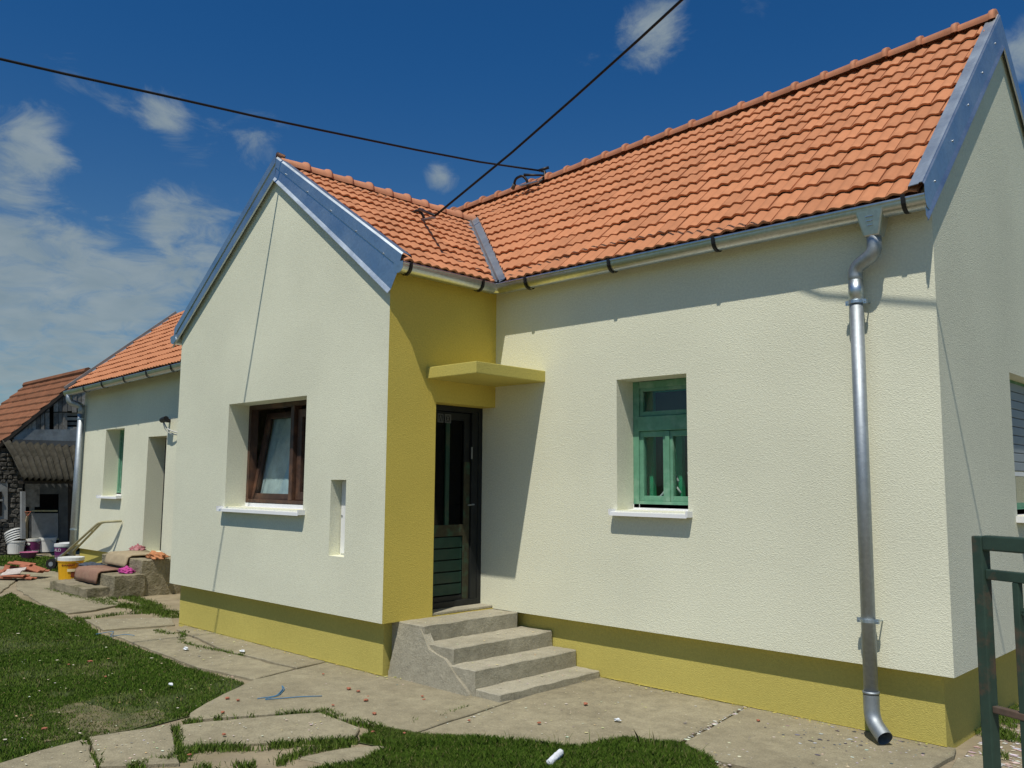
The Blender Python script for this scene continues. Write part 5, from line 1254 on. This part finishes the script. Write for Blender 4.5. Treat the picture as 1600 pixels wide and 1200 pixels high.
# corrugated lean-to
def corr(u0t, u1t, vt, vt2, dxt, u0b, u1b, vb, vb2, dxb, waves, amp=.045):
    n = waves*8
    tl, tr2 = spt(u0t, vt, dxt), spt(u1t, vt2, dxt); bl, br = spt(u0b, vb, dxb), spt(u1b, vb2, dxb)
    nrm = (br-bl).cross(tl-bl).normalized()
    if nrm.z < 0: nrm = -nrm
    mb = MB(); rows = []
    for t in np.linspace(0, 1, 4):
        rows.append([(tl.lerp(tr2, k/n)).lerp(bl.lerp(br, k/n), t)+nrm*amp*math.cos(2*math.pi*k/8) for k in range(n+1)])
    mb.sweep(rows); me = mb.mesh('corrugated_sheet', M['asbestos'], True); o = link('corrugated_sheet', me, sh); md = o.modifiers.new('thickness', 'SOLIDIFY'); md.thickness = .018
    return o
for a0, a1 in ((0, .5), (.5, 1)):
    lu = lambda p, q_, t: p+(q_-p)*t
    corr(lu(2, 136, a0), lu(2, 136, a1), lu(690, 700, a0), lu(690, 700, a1), .12, lu(20, 139, a0), lu(20, 139, a1), lu(719, 722, a0), lu(719, 722, a1), .62, 6)
    corr(lu(17, 138, a0), lu(17, 138, a1), lu(714, 718, a0), lu(714, 718, a1), .56, lu(33, 142, a0), lu(33, 142, a1), lu(748, 753, a0), lu(748, 753, a1), 1.12, 6)
plank(30, 145, 751, 756, 'wood_dark', dx=1.0, name='beam'); 
# front under the lean-to
plank(39, 62, 752, 792, 'wood_old', dx=-.05); plank(46, 54, 790, 845, 'wood_old', dx=-.06); plank(60, 106, 755, 772, 'grey_board', dx=-.06); plank(92, 106, 772, 852, 'grey_board', dx=-.06, name='door_post')
plank(106, 150, 755, 856, 'wood_dark', dx=-.08, name='door'); plank(50, 91, 802, 843, 'whitewash', dx=.0, name='feed_board'); plank(50, 90, 797, 799.5, 'steel_worn', dx=.02, name='rail'); plank(48, 92, 841, 843.5, 'steel_worn', dx=.02, name='rail')
plank(34, 40, 768, 842, 'whitewash', th=.12, dx=.75, name='post'); plank(40.5, 44, 800, 842, 'carpet_edge', th=.05, dx=.6, name='board')
# rubble stone wall at the left: separate stones
plank(-14, 36, 700, 866, 'stone', dx=.02, name='wall', th=.2)
plank(-14, 12, 752, 812, 'whitewash', dx=.06, name='whitewashed_patch'); fr_ = plank(-14, 3, 768, 806, 'dark', dx=.085, name='window'); plank(-14, 4.5, 780, 783, 'whitewash', dx=.10, name='glazing_bar'); plank(-14, 10, 811, 815, 'wood_old', dx=.12, name='ledge')
v = 708.0; r_ = random.Random(3)
while v < 862:
    hh = r_.uniform(4.5, 8); u = -12+r_.uniform(0, 5)
    while u < 34:
        ww = r_.uniform(6, 12)
        if not (u < 12 and 750 < v < 816) and u+ww < 38:
            bm = bmesh.new(); bmesh.ops.create_cube(bm, size=1); bmesh.ops.bevel(bm, geom=bm.edges[:], offset=.16, segments=1, affect='EDGES')
            c = spt(u+ww/2, v+hh/2, .04); a = spt(u+ww, v+hh, .04); sc_ = V(.07, abs(a.y-c.y)*1.9, abs(a.z-c.z)*1.85)
            for q in bm.verts: q.co = V(q.co.x*sc_.x, q.co.y*sc_.y, q.co.z*sc_.z)+noise.noise_vector(q.co*3+V(u, v, 0))*.025+c
            me = bpy.data.meshes.new('stone'); bm.to_mesh(me); bm.free(); me.materials.append(M['stone']); link('stone', me, sh)
        u += ww+.8
    v += hh+.6
# spade leaning on the shed post
a = on(36, 862, 2, 0); b2 = on(43, 806, 0, SX+.95)
sp = thing('spade', 'wooden handled spade with red grip leaning by the shed post', 'spade', a)
a0 = V(0, 0, .0); b0 = Vector(b2)-Vector(a)
mb = MB(); mb.tube([a0+V(0, 0, .02), b0], .028, 8); part('shaft', mb, M['carpet_edge'], sp, smooth=True)
mb = MB(); mb.tube([b0, b0+V(0, -.06, .09), b0+V(0, .06, .09), b0], .016, 6); part('grip', mb, M['magenta'] if False else M['brick'], sp)
mb = MB(); mb.bar(a0, a0.lerp(b0, .22), .2, .012, V(1, 0, 0)); part('blade', mb, M['tin'], sp)
